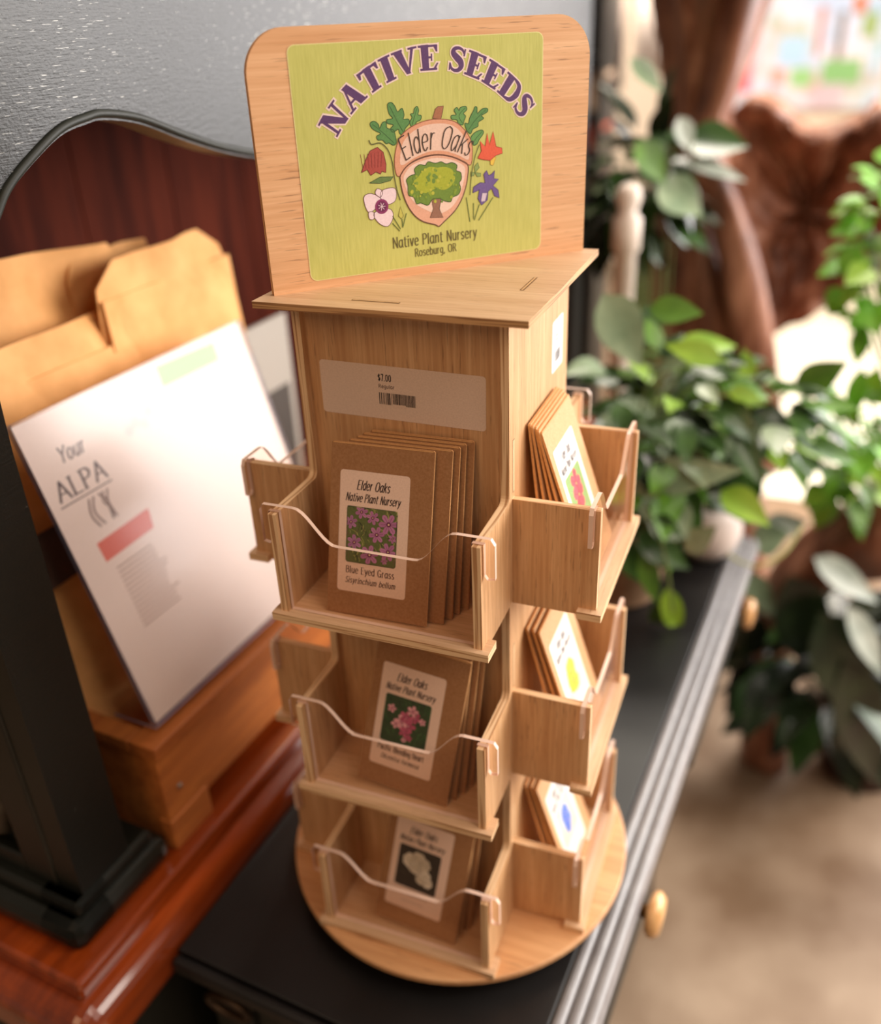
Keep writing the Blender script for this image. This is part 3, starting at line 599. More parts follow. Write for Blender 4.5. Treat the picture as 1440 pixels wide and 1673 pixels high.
def photo(mb, kind, x0, y0, x1, y1, rnd):
    bgs = {'grass': (96, 104, 56), 'pink': (58, 74, 46), 'white': (60, 50, 40), 'red': (136, 168, 92), 'yellow': (206, 214, 214), 'blue': (214, 216, 200)}
    mb.poly(rrect(x0, y0, x1, y1, 1.8), ink(tuple(int(v*0.55) for v in bgs[kind]) if kind in ('grass', 'pink', 'white') else bgs[kind]), 0.08)
    i_ = 0.35; a0, b0, a1, b1 = x0+i_, y0+i_, x1-i_, y1-i_
    mb.poly(rrect(a0, b0, a1, b1, 1.6), ink(bgs[kind]), 0.11)
    W, Hh = a1-a0, b1-b0; CLIP[0] = (a0+0.2, b0+0.2, a1-0.2, b1-0.2)
    def inside(p): return (min(a1, max(a0, p[0])), min(b1, max(b0, p[1])))
    pal = {'grass': [(150, 152, 78), (58, 72, 34), (178, 176, 104), (118, 92, 72), (46, 54, 30)], 'pink': [(48, 92, 46), (40, 50, 36), (72, 108, 60)], 'white': [(44, 36, 30), (84, 70, 54)],
           'red': [(110, 148, 70), (170, 190, 120), (150, 140, 130)], 'yellow': [(186, 196, 186), (160, 176, 120)], 'blue': [(170, 186, 150), (230, 230, 224)]}[kind]
    for i in range(110 if kind in ('grass', 'pink') else 26):
        x, y = rnd.uniform(a0, a1), rnd.uniform(b0, b1); a = rnd.uniform(0.6, 2.4); L = rnd.uniform(2, 7)
        mb.strip([inside((x, y)), inside((x+L*0.5*math.cos(a), y+L*0.5*math.sin(a))), inside((x+L*math.cos(a+0.3), y+L*math.sin(a+0.3)))], rnd.uniform(0.25, 0.6), ink(rnd.choice(pal)), 0.14+i*0.0006)
    if kind == 'grass':
        mag = (186, 118, 162)
        for fx, fy, fr, ro in ((.29, .92, .13, .3), (.52, .84, .13, .8), (.84, .76, .2, .1), (.08, .72, .13, .4), (.61, .55, .16, .2), (.16, .36, .15, .6), (.85, .27, .17, .9), (.48, .17, .19, .3), (.93, .52, .09, .5), (.78, .1, .07, .2)):
            r = fr*W; cx, cy = a0+fx*W, b0+fy*Hh
            flower(mb, cx, cy, r, mag if fx > .2 else (176, 116, 158), ((104, 30, 74), (236, 206, 170)), 6, ro, 0.2, 0.42)
    elif kind == 'pink':
        for fx, fy, fr in ((.62, .78, .13), (.5, .62, .15), (.42, .5, .16), (.58, .45, .16), (.7, .66, .13), (.3, .42, .11), (.5, .3, .12), (.62, .2, .08), (.16, .72, .1), (.52, .13, .06), (.86, .62, .08)):
            flower(mb, a0+fx*W, b0+fy*Hh, fr*W, rnd.choice([(222, 130, 150), (196, 92, 122), (236, 168, 178)]), ((150, 40, 80), (240, 190, 200)), 5, rnd.uniform(0, 1), 0.2)
    elif kind == 'white':
        for fx, fy, fr in ((.3, .66, .2), (.48, .74, .2), (.62, .66, .18), (.45, .56, .2), (.7, .4, .15), (.62, .3, .14), (.78, .26, .13)):
            flower(mb, a0+fx*W, b0+fy*Hh, fr*W, rnd.choice([(226, 212, 192), (206, 190, 168)]), ((190, 172, 140), (230, 220, 200)), 7, rnd.uniform(0, 1), 0.2, 0.7)
    elif kind == 'red':
        for fx, fy, fr, ro in ((.52, .72, .3, 1.2), (.5, .5, .32, .2), (.4, .3, .2, .6)): flower(mb, a0+fx*W, b0+fy*Hh, fr*W, (232, 70, 84), ((214, 48, 60), (240, 170, 90)), 5, ro, 0.2, 0.6)
    elif kind == 'yellow':
        for fx, fy, fr, ro in ((.5, .62, .3, .2), (.45, .42, .3, .7), (.6, .3, .2, .1)): flower(mb, a0+fx*W, b0+fy*Hh, fr*W, (236, 206, 70), ((206, 160, 40), (246, 230, 140)), 6, ro, 0.2, 0.7)
    else:
        for fx, fy, fr, ro in ((.5, .66, .24, .2), (.52, .45, .26, .7), (.48, .28, .16, .1)): flower(mb, a0+fx*W, b0+fy*Hh, fr*W, (96, 130, 226), ((70, 90, 200), (236, 220, 150)), 6, ro, 0.2, 0.7)
def label_mesh(kind, names, bright):
    mb = MB(); mb.step = 0.0004; rnd = random.Random(sum(map(ord, kind)))
    mb.poly(rrect(-24, 0, 24, 79.5, 2.2), ink((238, 206, 186) if not bright else (240, 236, 232)), 0.0)
    D = ink((46, 24, 22))
    text(mb, 'Elder Oaks', -1.0, 67.6, 6.0, 0.72, D, 0.1, slant=0.2, pen=0.6, width=22.5, sp=0.8)
    text(mb, 'Native Plant Nursery', -1.0, 59.8, 5.2, 0.62, D, 0.1, slant=0.2, pen=0.6, width=37.5, sp=0.8)
    photo(mb, kind, -18.6, 19.6, 16.6, 56.6, rnd)
    if names:
        text(mb, names[0], -1.0, 12.6, 4.5, 0.56, ink((70, 40, 34)), 0.1, serif=0.7, pen=0.45, width=min(36, 34*len(names[0])/15))
        text(mb, names[1], -0.8, 6.0, 3.8, 0.46, ink((70, 40, 34)), 0.1, slant=0.22, serif=0.5, pen=0.45, width=min(37, 37*len(names[1])/20))
    else:                                            # too blurred to read in the photo
        for y, w in ((13.4, 13), (7.6, 10)):
            mb.strip([(-w+i*0.8, y+(0.5 if i % 2 else -0.4)) for i in range(int(w*2.4))], 0.35, ink((110, 80, 70)), 0.1)
    for i, v in enumerate(mb.v): mb.v[i] = (v[0]*0.001, v[1]*0.001, 0.00012+v[2]*0.0006)
    return mb
ORD = ['foremost', 'second', 'third', 'fourth', 'rearmost']
def packets(k, zi, kind, names, n, where, flower_words, xs, roll, lean0, lean1, step, y0, bright=False):
    fm = rel(0, H, 0) @ Matrix.Rotation(k*PI/2, 4, 'Z'); z = ZS[zi]+0.0002
    lb = label_mesh(kind, names, bright); envme = None
    grp = 'seed packets in the %s' % where
    for i in range(n):
        if i == 0: lbl = 'kraft seed packet, labelled with %s, front of the %s' % (flower_words, where)
        else:
            w = 'rearmost' if i == n-1 else ORD[i]
            lbl = 'kraft seed packet, %s from the clear front in the %s' % (w, where) if w != 'rearmost' else 'kraft seed packet, rearmost against the tower in the %s' % where
        o = bpy.data.objects.new('seed_packet', None); COL.objects.link(o); o.empty_display_size = 0.02
        ln = lean0+(lean1-lean0)*i/max(1, n-1)
        rl = roll if i == 0 else roll*0.5
        up = abs(math.sin(R(rl)))*PW/2
        o.matrix_world = fm @ rel(xs[i], -H-y0+step*i, z+up+0.0003+PT/2*math.sin(R(ln))) @ Matrix.Rotation(-R(ln), 4, 'X') @ Matrix.Rotation(R(rl), 4, 'Y')
        tag(o, lbl, 'seed packet', grp)
        if envme is None:
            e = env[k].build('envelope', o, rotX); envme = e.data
        else:
            e = bpy.data.objects.new('envelope', envme); COL.objects.link(e); e.parent = o; e.matrix_local = rotX
        if i == 0: lb.build('packet_label', o, rel(-0.0042, -PT/2, 0.0150) @ rotX)
packets(0, 0, 'grass', ('Blue Eyed Grass', 'Sisyrinchium bellum'), 5, 'top front tray', 'small purple flowers', (-0.0056, 0.0035, 0.0068, 0.0092, 0.0130), -1.0, 17.4, 11.5, 0.0068, 0.0468)
packets(0, 1, 'pink', ('Pacific Bleeding Heart', 'Dicentra formosa'), 4, 'middle front tray', 'pink hanging flowers', (0.002, 0.006, 0.010, 0.013), 5.5, 17.0, 11, 0.0078, 0.0455)
packets(0, 2, 'white', None, 3, 'lowest front tray', 'white flowers', (0.003, 0.006, 0.010), 5.5, 17.0, 12, 0.0085, 0.0455)
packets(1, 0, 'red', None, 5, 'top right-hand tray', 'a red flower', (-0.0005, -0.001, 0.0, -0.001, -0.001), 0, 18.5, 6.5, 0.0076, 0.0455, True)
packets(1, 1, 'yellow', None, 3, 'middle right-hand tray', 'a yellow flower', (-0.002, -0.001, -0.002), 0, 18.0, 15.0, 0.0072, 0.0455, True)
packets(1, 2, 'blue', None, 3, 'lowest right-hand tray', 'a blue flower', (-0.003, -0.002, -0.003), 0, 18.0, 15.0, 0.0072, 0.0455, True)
# ------------------------------------------------------------------ furniture (own frame: u across, v along)
M['red'] = wood('glossy_red_wood', (170, 73, 22), (104, 39, 12), 60, 6, 'Y', 0.16, 0.0, 0.8, 0.02)
M['back'] = wood('red_brown_back_board', (100, 42, 26), (52, 19, 12), 46, 5, 'Z', 0.65, 0.0)
_bk = M['back'].node_tree.nodes['Principled BSDF']; _bk.inputs['Specular IOR Level'].default_value = 0.06
M['green'] = plain('dark_green_paint', (24, 26, 21), 0.34, 4, 30, bmp=0.05)
M['black'] = plain('black_table_paint', (14, 12, 12), 0.45, 4, 20, bmp=0.03)
M['body'] = plain('dark_green_body', (20, 24, 18), 0.5, 4, 20)
M['crate'] = wood('crate_wood', (208, 126, 58), (158, 86, 36), 70, 6, 'Y', 0.6, 0.3)
def brushed_paint():
    mt, nt, b = newmat('worn_green_black_paint')
    f = noise(nt, 1.0, 3, 0.6, (60, 90, 900)); g = noise(nt, 1.0, 2, 0.5, (40, 95, 1300)); hgt = noise(nt, 420, 2)
    patch = noise(nt, 7.0, 2)
    m1 = N(nt, 'ShaderNodeMath', operation='MULTIPLY_ADD'); nt.links.new(patch, m1.inputs[0]); m1.inputs[1].default_value = 0.22; nt.links.new(g, m1.inputs[2])
    tc = N(nt, 'ShaderNodeTexCoord'); sx = N(nt, 'ShaderNodeSeparateXYZ'); nt.links.new(tc.outputs['Object'], sx.inputs[0])
    mr = N(nt, 'ShaderNodeMapRange'); mr.inputs['From Min'].default_value = 0.55; mr.inputs['From Max'].default_value = 0.62; mr.inputs['To Min'].default_value = -0.12; mr.inputs['To Max'].default_value = 0.0
    nt.links.new(sx.outputs['Z'], mr.inputs['Value'])
    m3 = N(nt, 'ShaderNodeMath', operation='ADD'); nt.links.new(m1.outputs[0], m3.inputs[0]); nt.links.new(mr.outputs[0], m3.inputs[1])
    nt.links.new(ramp(nt, m3.outputs[0], [(0.775, (25, 26, 23)), (0.81, (176, 178, 174))]), b.inputs['Base Color'])
    b.inputs['Roughness'].default_value = 0.33
    b.inputs['Specular IOR Level'].default_value = 0.40
    mx = N(nt, 'ShaderNodeMath', operation='ADD'); nt.links.new(f, mx.inputs[0]); nt.links.new(hgt, mx.inputs[1])
    bump(nt, b, mx.outputs[0], 0.28, 0.0008)
    return mt
M['paint'] = brushed_paint()

# desk with the red wood top
desk = thing('desk', 'dark green desk with a glossy red wood top under the hutch', 'desk', (-0.46, 0.42, -0.775), frame=FM)
mb = MB(); mb.box((-0.75, -0.222, -0.062), (-0.180, 1.08, -0.001), M['red']); o = mb.build('desk_top', desk); b = o.modifiers.new('nosing', 'BEVEL'); b.width = 0.024; b.segments = 7; b.profile = 0.55
mb = MB(); mb.box((-0.75, -0.200, -0.003), (-0.200, 1.06, 0.018), M['red']); mb.build('desk_top_step', desk, bevel=0.004)
mb = MB(); mb.box((-0.74, -0.19, -0.775), (-0.207, 1.05, -0.061), M['body']); mb.build('desk_body', desk)

hutch = thing('hutch', 'dark green black hutch with a scalloped arched front on the desk', 'hutch', (-0.46, 0.42, 0.018), frame=FM)
arch = [(-0.108, 0.42), (-0.104, 0.485), (-0.092, 0.530), (-0.0725, 0.556), (-0.059, 0.569), (-0.0355, 0.583), (-0.012, 0.594), (0.009, 0.598), (0.026, 0.599), (0.059, 0.593), (0.10, 0.578), (0.14, 0.565), (0.181, 0.555), (0.22, 0.548), (0.30, 0.545)]
full = arch + [(0.46-(p-0.46), q) for p, q in reversed(arch)]
full = smooth(full, 5)
ol = [(-0.158, 0.05), (-0.108, 0.05)] + full + [(1.028, 0.05), (1.078, 0.05), (1.078, 0.80), (-0.158, 0.80)]
mb = MB(); mb.extrude([], 'u', 0, 0, M['paint']) if False else None
mb.add([(-0.222, a, b) for a, b in ol], [list(range(len(ol)))], M['paint'])
mb.add([(-0.246, a, b) for a, b in ol], [list(range(len(ol)-1, -1, -1))], M['paint'])
n = len(ol)
mb.add([(-0.222, a, b) for a, b in ol]+[(-0.246, a, b) for a, b in ol], [[i, n+i, n+(i+1) % n, (i+1) % n] for i in range(n)], M['green'])
mb.build('face_frame', hutch, bevel=0.005)
bead = [(-0.2215, a, b+0.004) for a, b in full[4:-4]]
mb = MB(); mb.tube(bead, 0.0027, plain('bead_paint', (26, 30, 22), 0.55, 4, 40), 8); mb.build('arch_bead', hutch)
for v0, v1 in ((-0.181, -0.072), (0.99, 1.10)):
    mb = MB(); mb.box((-0.275 if v0 > 0 else -0.74, v0, 0.018), (-0.214, v1 if v0 > 0 else -0.132, 0.046), M['green']); mb.box((-0.262, v0, 0.018), (-0.214, v1, 0.046), M['green']); mb.build('plinth_block', hutch, bevel=0.010)
    mb = MB(); mb.box((-0.268 if v0 > 0 else -0.73, v0+0.012, 0.046), (-0.219, v1-0.012 if v0 > 0 else -0.134, 0.060), M['green']); mb.box((-0.262, v0+0.012, 0.046), (-0.219, v1-0.012, 0.060), M['green']); mb.build('plinth_step', hutch, bevel=0.004)
mb = MB(); mb.box((-0.74, -0.150, 0.018), (-0.246, -0.135, 0.80), M['green']); mb.box((-0.28, -0.160, 0.06), (-0.246, -0.150, 0.80), M['green']); mb.box((-0.74, -0.160, 0.02), (-0.28, -0.150, 0.08), M['green'])
mb.build('end_panel', hutch, bevel=0.002)
mb = MB(); mb.tube([(-0.285, -0.152, 0.80), (-0.285, -0.152, 0.30), (-0.286, -0.152, 0.16), (-0.29, -0.152, 0.13), (-0.30, -0.152, 0.10), (-0.33, -0.152, 0.085), (-0.70, -0.152, 0.085)], 0.009, plain('moulding_sheen', (62, 56, 44), 0.45, 14, 60), 10); mb.build('panel_moulding', hutch)  # grey-brown highlights of the dark moulding, painted as its colour
mb = MB(); mb.box((-0.74, 1.05, 0.018), (-0.246, 1.065, 0.80), M['green']); mb.build('end_panel', hutch)
mb = MB(); mb.box((-0.74, -0.158, 0.80), (-0.215, 1.085, 0.822), M['paint']); mb.build('hutch_top', hutch, bevel=0.006)
mb = MB()
for i in range(8):
    v0 = -0.135+i*0.148; mb.box((-0.572, v0+0.0012, 0.018), (-0.56, v0+0.1468, 0.80), M['back'])
mb.box((-0.575, -0.135, 0.018), (-0.572, 1.05, 0.80), M['back'])
mb.build('back_panel', hutch)

# black console table in front of it
tab = thing('console_table', 'low black console table with a ribbed edge, its sky reflection painted grey, and pale drawer knobs', 'table', (-0.02, 0.30, -0.775), frame=FM)
V0, V1 = -0.122, 0.745
mb = MB(); mb.box((-0.1785, V0, -0.047), (0.126, V1, TABLE), M['black']); mb.build('table_top', tab, bevel=0.002)
grey = plain('ribbed_edge_sheen', (142, 140, 142), 0.33, 8, 60)  # black gloss edge; the grey is reflected sky put into its colour
prof = [(0.1255, -0.0450), (0.1255, -0.0258)]
for i in range(3):
    c = 0.1308+i*0.0108; zc = -0.0292-i*0.0020
    prof += [(c-0.0050, zc+0.0004)] + [(c+0.0049*math.cos(a), zc+0.0046*math.sin(a)) for a in (PI*0.85, PI*0.66, PI*0.5, PI*0.34, PI*0.15)] + [(c+0.0053, zc-0.0016)]
prof += [(0.160, -0.042), (0.157, -0.047)]
mb = MB(); mb.extrude(prof, 'v', V0, V1, grey); mb.build('edge_moulding', tab)
prof2 = [(V0-(p-0.1255)*0.25, q) for p, q in prof]
mb = MB(); mb.box((-0.1785, V0-0.010, -0.044), (0.1255, V0-0.0002, -0.0275), M['black']); mb.build('edge_moulding', tab, bevel=0.004)
mb = MB(); mb.box((0.0305, -0.098, -0.186), (0.142, 0.72, -0.0475), M['body']); mb.build('table_body', tab, bevel=0.003)
mb = MB(); mb.box((-0.172, -0.098, -0.70), (0.030, 0.72, -0.0475), M['body']); mb.build('pedestal_cabinet', tab, bevel=0.003)
for u0, u1 in ((-0.172, -0.130), (-0.012, 0.030)):
    mb = MB(); mb.box((u0, -0.106, -0.72), (u1, -0.098, -0.048), M['body']); mb.build('corner_stile', tab, bevel=0.002)
for u in (-0.14, 0.055):
    for v in (-0.07, 0.69):
        zl = -0.70 if u < 0 else -0.186
        mb = MB(); mb.lathe([(0.0, -0.775), (0.014, -0.775), (0.019, zl-0.04), (0.022, zl), (0.0, zl)], M['body'], (u, v, 0), 16); mb.build('leg', tab)
kn = wood('pale_knob_wood', (238, 190, 130), (208, 150, 92), 90, 20, 'Z', 0.35, 0.2, 0.4)
for v in (0.096, 0.5955):
    mb = MB(); mb.box((0.142, v-0.19, -0.172), (0.1475, v+0.105, -0.060), M['body']); d = mb.build('drawer_front', tab, bevel=0.003)
    mb = MB(); mb.lathe([(0.0, 0.1475), (0.010, 0.1475), (0.007, 0.151), (0.006, 0.160), (0.007, 0.164)], plain('knob_stem_brass', (120, 84, 44), 0.35, 10, 60, 0.6), (0, v, -0.057), 20, axis='x')
    mb.lathe([(0.007, 0.164), (0.0165, 0.1655), (0.0205, 0.169), (0.0205, 0.173), (0.016, 0.178), (0.0, 0.1795)], kn, (0, v, -0.057), 28, axis='x')
    k = mb.build('knob', None); k.parent = d
mb = MB(); mb.tube([(-0.147+0.022*math.cos(a), -0.112, -0.098+0.010*math.sin(a)) for a in [PI*2*i/20 for i in range(20)]], 0.0035, plain('dark_bronze', (70, 54, 40), 0.35, 10, 60, 0.5), 8)
mb.build('ring_pull', tab)

# crate, sign holder, sheet, bags
CA = Vector((-0.214, -0.068, 0.0182)); CU, CV, CZ = -0.47, 0.305, 0.136
crate = thing('wooden_crate', 'orange brown wooden crate holding kraft bags inside the hutch', 'crate', (-0.34, 0.12, 0.0182), frame=FM)
def bd_(name, a, b, bev=0.0015): m_ = MB(); m_.box(a, b, M['crate']); return m_.build(name, crate, bevel=bev)
bd_('front_board', (-0.226, -0.066, 0.052), (-0.215, CV, 0.122)); bd_('rim_board', (-0.240, -0.068, 0.1235), (-0.211, CV, 0.136))
bd_('end_board', (CU, -0.0655, 0.019), (-0.2165, -0.055, 0.122)); bd_('rim_board', (CU, -0.068, 0.1235), (-0.2405, -0.050, 0.136))
bd_('end_board', (CU, CV-0.011, 0.019), (-0.227, CV-0.001, 0.122)); bd_('back_board', (CU, -0.0545, 0.019), (CU+0.011, CV-0.0115, 0.122)); bd_('rim_board', (CU, -0.0495, 0.1235), (CU+0.02, CV, 0.136))
bd_('floor_board', (CU+0.0115, -0.0545, 0.030), (-0.2265, CV-0.0115, 0.040)); bd_('foot', (-0.228, -0.067, 0.0183), (-0.2135, -0.018, 0.0515)); bd_('foot', (-0.228, CV-0.05, 0.0183), (-0.2135, CV, 0.0515))
mb = MB(); mb.lathe([(0, 0.0), (0.003, 0.0), (0.002, 0.0015), (0, 0.002)], plain('nail_head', (150, 140, 130), 0.4, 8, 90, 0.6), (-0.215, -0.048, 0.078), 10, axis='x'); mb.build('nail', crate)

FW, FH = 0.274, 0.264
tilt = math.atan2(0.074, 0.254)
FMX = FM @ Matrix.Translation((-0.2225, -0.052, 0.1490)) @ Matrix(((0, -math.sin(tilt), math.cos(tilt), 0), (1, 0, 0, 0), (0, math.cos(tilt), math.sin(tilt), 0), (0, 0, 0, 1)))
hold = bpy.data.objects.new('sign_holder', None); COL.objects.link(hold); hold.matrix_world = FMX
tag(hold, 'clear slanted acrylic sign holder standing on the crate rim', 'sign holder')
M['holder'] = acrylic('holder_acrylic', (252, 250, 250), 0.8, 0.25)
M['holder_edge'] = plain('holder_edge', (150, 146, 170), 0.25, 10)
mb = MB(); mb.prism(rrect(0, -0.004, FW, FH, 0.003), 0.0006, 0.0026, M['holder'], M['holder_edge']); mb.build('front_sheet', hold)
mb = MB(); mb.prism(rrect(0, -0.004, FW, FH, 0.003), -0.0026, -0.0006, M['holder'], M['holder_edge']); mb.build('back_sheet', hold)
mb = MB(); dn = Vector((0, -math.sin(tilt), -math.cos(tilt)))   # base runs back, level
bz = Vector((0, math.cos(tilt), -math.sin(tilt)))
e1 = Vector((0, -0.0045, 0.0)); lv = Vector((0, math.sin(tilt), -math.cos(tilt)))   # level, towards the back
upv = Vector((0, math.cos(tilt), math.sin(tilt)))
pts = []
for x in (0, FW):
    for p in (e1-upv*0.0022, e1+lv*0.045-upv*0.0022, e1+lv*0.045, e1): pts.append((x, p.y, p.z))
mb.add(pts, [[0,4,5,1],[2,6,7,3],[1,5,6,2]], M['holder']); mb.add(pts, [[0,1,2,3],[7,6,5,4],[3,7,4,0]], M['holder_edge']); mb.build('holder_foot', hold)
sh = MB(); sh.step = 0.001; FP = ink((238, 222, 210)); GT = ink((150, 132, 122))
sh.poly(rrect(2, -2, 1000*FW-2, 1000*FH-2, 1), FP, 0)
sh.poly([(153, 239), (230, 238), (231, 255), (154, 257)], ink((140, 190, 120)), 0.1)
sh.poly([(26, 137), (82, 139), (85, 156), (25, 154)], ink((222, 108, 88)), 0.1)
text(sh, 'Your', 40, 222, 12, 1.9, ink((110, 94, 90)), 0.1, slant=0.2, align='c', pen=0.5, width=26)
text(sh, 'ALPA', 37, 196, 15, 2.4, ink((92, 80, 80)), 0.1, align='c', pen=0.5, serif=1.0, width=50)
sh.strip([(10, 192), (64, 192)], 1.2, ink((120, 104, 100)), 0.1)
rr_ = random.Random(4)
for i in range(5):
    x = 36+i*5; sh.strip(smooth([(x, 188), (x+rr_.uniform(-6, 6), 180), (x+rr_.uniform(-5, 7), 173), (x+rr_.uniform(-4, 6), 164)], 5), 2.0, ink((140, 120, 112)), 0.1)
for i in range(14):
    y = 128-i*4.2; sh.strip([(32, y), (84-rr_.uniform(0, 12), y)], 1.2, ink((164, 134, 116)), 0.1)
for i in range(4): sh.disc((100+i*9, 222+rr_.uniform(-4, 6)), 5, ink((236, 204, 196)), 0.05)
text(sh, 'SALE', 56, 142, 8, 1.4, ink((236, 170, 156)), 0.2) if False else None
for i, v in enumerate(sh.v): sh.v[i] = (v[0]*0.001, v[1]*0.001, v[2]*0.0006-0.0002)
fl = bpy.data.objects.new('printed_sheet', sh.mesh('printed_sheet')); COL.objects.link(fl); fl.matrix_world = FMX
tag(fl, 'pale printed sheet with a red banner and green box inside the slanted holder', 'flyer')

def bag(name, label, base, w, h, d, tilt, rz, seed, rc=0.012, lean=0.0, fold=True):
    rnd = random.Random(seed); mb = MB(); nx, nz = 18, 22
    ph = [rnd.uniform(0, 6) for _ in range(6)]
    def P(i, j, side):
        x = -1+2*i/nx; t = j/nz
        xw = w/2
        if t > 1-rc/h*1.2:
            q = (t-(1-rc/h*1.2))/(rc/h*1.2); xw = w/2-rc*(1-math.sqrt(max(0, 1-q*q)))
        prof = (1-abs(x)**5)*0.85+0.15*(1-abs(x)**20)
        taper = 1.0 if t < 0.3 else max(0.02, 1-((t-0.3)/0.68)**1.4)
        th = d/2*taper*prof+0.0008
        wob = 0.0035*math.sin(9*t+ph[0]+2*x)+0.0025*math.sin(5*x+ph[1]+14*t)+0.0016*math.sin(23*t+ph[2])
        return (side*th+wob*(0.3+t), x*xw, t*h)
    for side in (1, -1):
        vs = [P(i, j, side) for j in range(nz+1) for i in range(nx+1)]
        fs = []
        for j in range(nz):
            for i in range(nx):
                a = j*(nx+1)+i; f = [a, a+1, a+nx+2, a+nx+1]
                fs.append(f if side == 1 else f[::-1])
        mb.add(vs, fs, M['bag'], True)
    for i, s_ in ((0, 1), (nx, -1)):
        A = [P(i, j, 1) for j in range(nz+1)]; B = [P(i, j, -1) for j in range(nz+1)]
        n = nz+1; mb.add(A+B, [[j, j+1, n+j+1, n+j] if s_ < 0 else [n+j, n+j+1, j+1, j] for j in range(nz)], M['bag'])
    A = [P(i, nz, 1) for i in range(nx+1)]; B = [P(i, nz, -1) for i in range(nx+1)]; n = nx+1
    mb.add(A+B, [[i, i+1, n+i+1, n+i] for i in range(nx)], M['bag_in'])
    A = [P(i, 0, 1) for i in range(nx+1)]; B = [P(i, 0, -1) for i in range(nx+1)]
    mb.add(A+B, [[n+i, n+i+1, i+1, i] for i in range(nx)], M['bag'])
    o = bpy.data.objects.new(name, None); COL.objects.link(o)
    o.matrix_world = FM @ Matrix.Translation(base) @ Matrix.Rotation(R(rz), 4, 'Z') @ Matrix.Rotation(R(-tilt), 4, 'Y') @ Matrix.Rotation(R(lean), 4, 'X')
    tag(o, label, 'paper bag', 'kraft bags in the crate')
    mb.build('bag_body', o)
    if fold:
        mb = MB(); z0, z1 = h-0.075, h-0.030
        mb.box((0.0035, -w/2+0.003, z0), (0.0060, w/2-0.003, z1), M['bag']); mb.build('folded_band', o, bevel=0.001)
    return o
b1 = bag('kraft_paper_bag', 'wide kraft bag directly behind the slanted sign holder with a flat top', (-0.292, 0.040, 0.0405), 0.186, 0.402, 0.034, 8.5, 0, 1)
mb = MB(); mb.box((0.0176, -0.090, 0.215), (0.0186, -0.050, 0.262), plain('dark_bag_label', (66, 50, 44), 0.6)); mb.build('bag_label', b1)
bag('kraft_paper_bag', 'tall kraft bag with rounded corners, nearest the display rack', (-0.326, 0.196, 0.0405), 0.190, 0.437, 0.040, 3.5, 2, 2, 0.03)
bag('kraft_paper_bag', 'kraft bag whose top corner stands up farthest from the rack', (-0.366, 0.044, 0.0405), 0.17, 0.452, 0.034, 2.5, -4, 3, 0.012, -5.0, False)
bag('kraft_paper_bag', 'kraft bag top showing between the tall rounded bag and the back boards', (-0.380, 0.150, 0.0405), 0.13, 0.436, 0.030, 1.5, 6, 4, 0.012, -3.0, False)
bag('kraft_paper_bag', 'rear kraft bag low at the hutch back', (-0.425, 0.060, 0.0405), 0.16, 0.410, 0.030, 1.0, 0, 5, 0.012, 0.0, False)
mb = MB(); mb.box((-0.392, 0.335, 0.0185), (-0.388, 0.425, 0.345), ink((176, 168, 158))); mb.box((-0.3878, 0.345, 0.10), (-0.3874, 0.415, 0.26), ink((74, 66, 60)))
solo(mb, 'display_card', 'grey card with a dark picture leaning past the tall kraft bag', 'card', (-0.39, 0.38, 0.0185), FM)

# ------------------------------------------------------------------ plants
def leafmat(name, c1, c2, rough=0.3):
    mt, nt, b = newmat(name)
    f = noise(nt, 22, 3)
    nt.links.new(ramp(nt, f, [(0.32, c1), (0.68, c2)]), b.inputs['Base Color']); b.inputs['Roughness'].default_value = rough
    b.inputs['Transmission Weight'].default_value = 0.0
    return mt
LM = {'dark': leafmat('leaf_dark', (34, 58, 26), (62, 92, 40), 0.28), 'mid': leafmat('leaf_mid', (64, 104, 30), (98, 142, 44), 0.35),
      'lime': leafmat('leaf_lime', (122, 164, 40), (156, 194, 62), 0.4), 'grey': leafmat('leaf_grey_green', (112, 134, 104), (150, 166, 134), 0.3),
      'black': leafmat('leaf_blackish', (16, 24, 14), (36, 48, 26), 0.25), 'bright': leafmat('leaf_bright', (98, 164, 44), (136, 198, 66), 0.4), 'pale': leafmat('leaf_pale', (160, 174, 164), (204, 212, 202), 0.3)}  # pale leaves: white highlights of glossy dark leaves put into the colour
STEM = plain('plant_stem', (96, 112, 52), 0.5, 10, 60)
def leaf(mb, base, tip, wid, up, mt, fold=0.25, droop=0.12):
    base, tip, up = Vector(base), Vector(tip), Vector(up)
    d = tip-base; L = d.length; d.normalize(); s = d.cross(up)
    if s.length < 1e-4: s = Vector((1, 0, 0))
    s.normalize(); nrm = s.cross(d); k = 7; vs = []
    for i in range(k+1):
        t = i/k; wv = wid*math.sin(PI*min(1, t**0.72))*(1 if t < 1 else 0)
        c = base+d*L*t - nrm*L*droop*(t*t)*1.2
        for e in (-1, -0.5, 0, 0.5, 1):
            vs.append(c+s*wv*e*0.5+nrm*abs(e)*wv*fold*0.5)
    fs = [[i*5+j, i*5+j+1, (i+1)*5+j+1, (i+1)*5+j] for i in range(k) for j in range(4)]
    mb.add(vs, fs, mt, True)
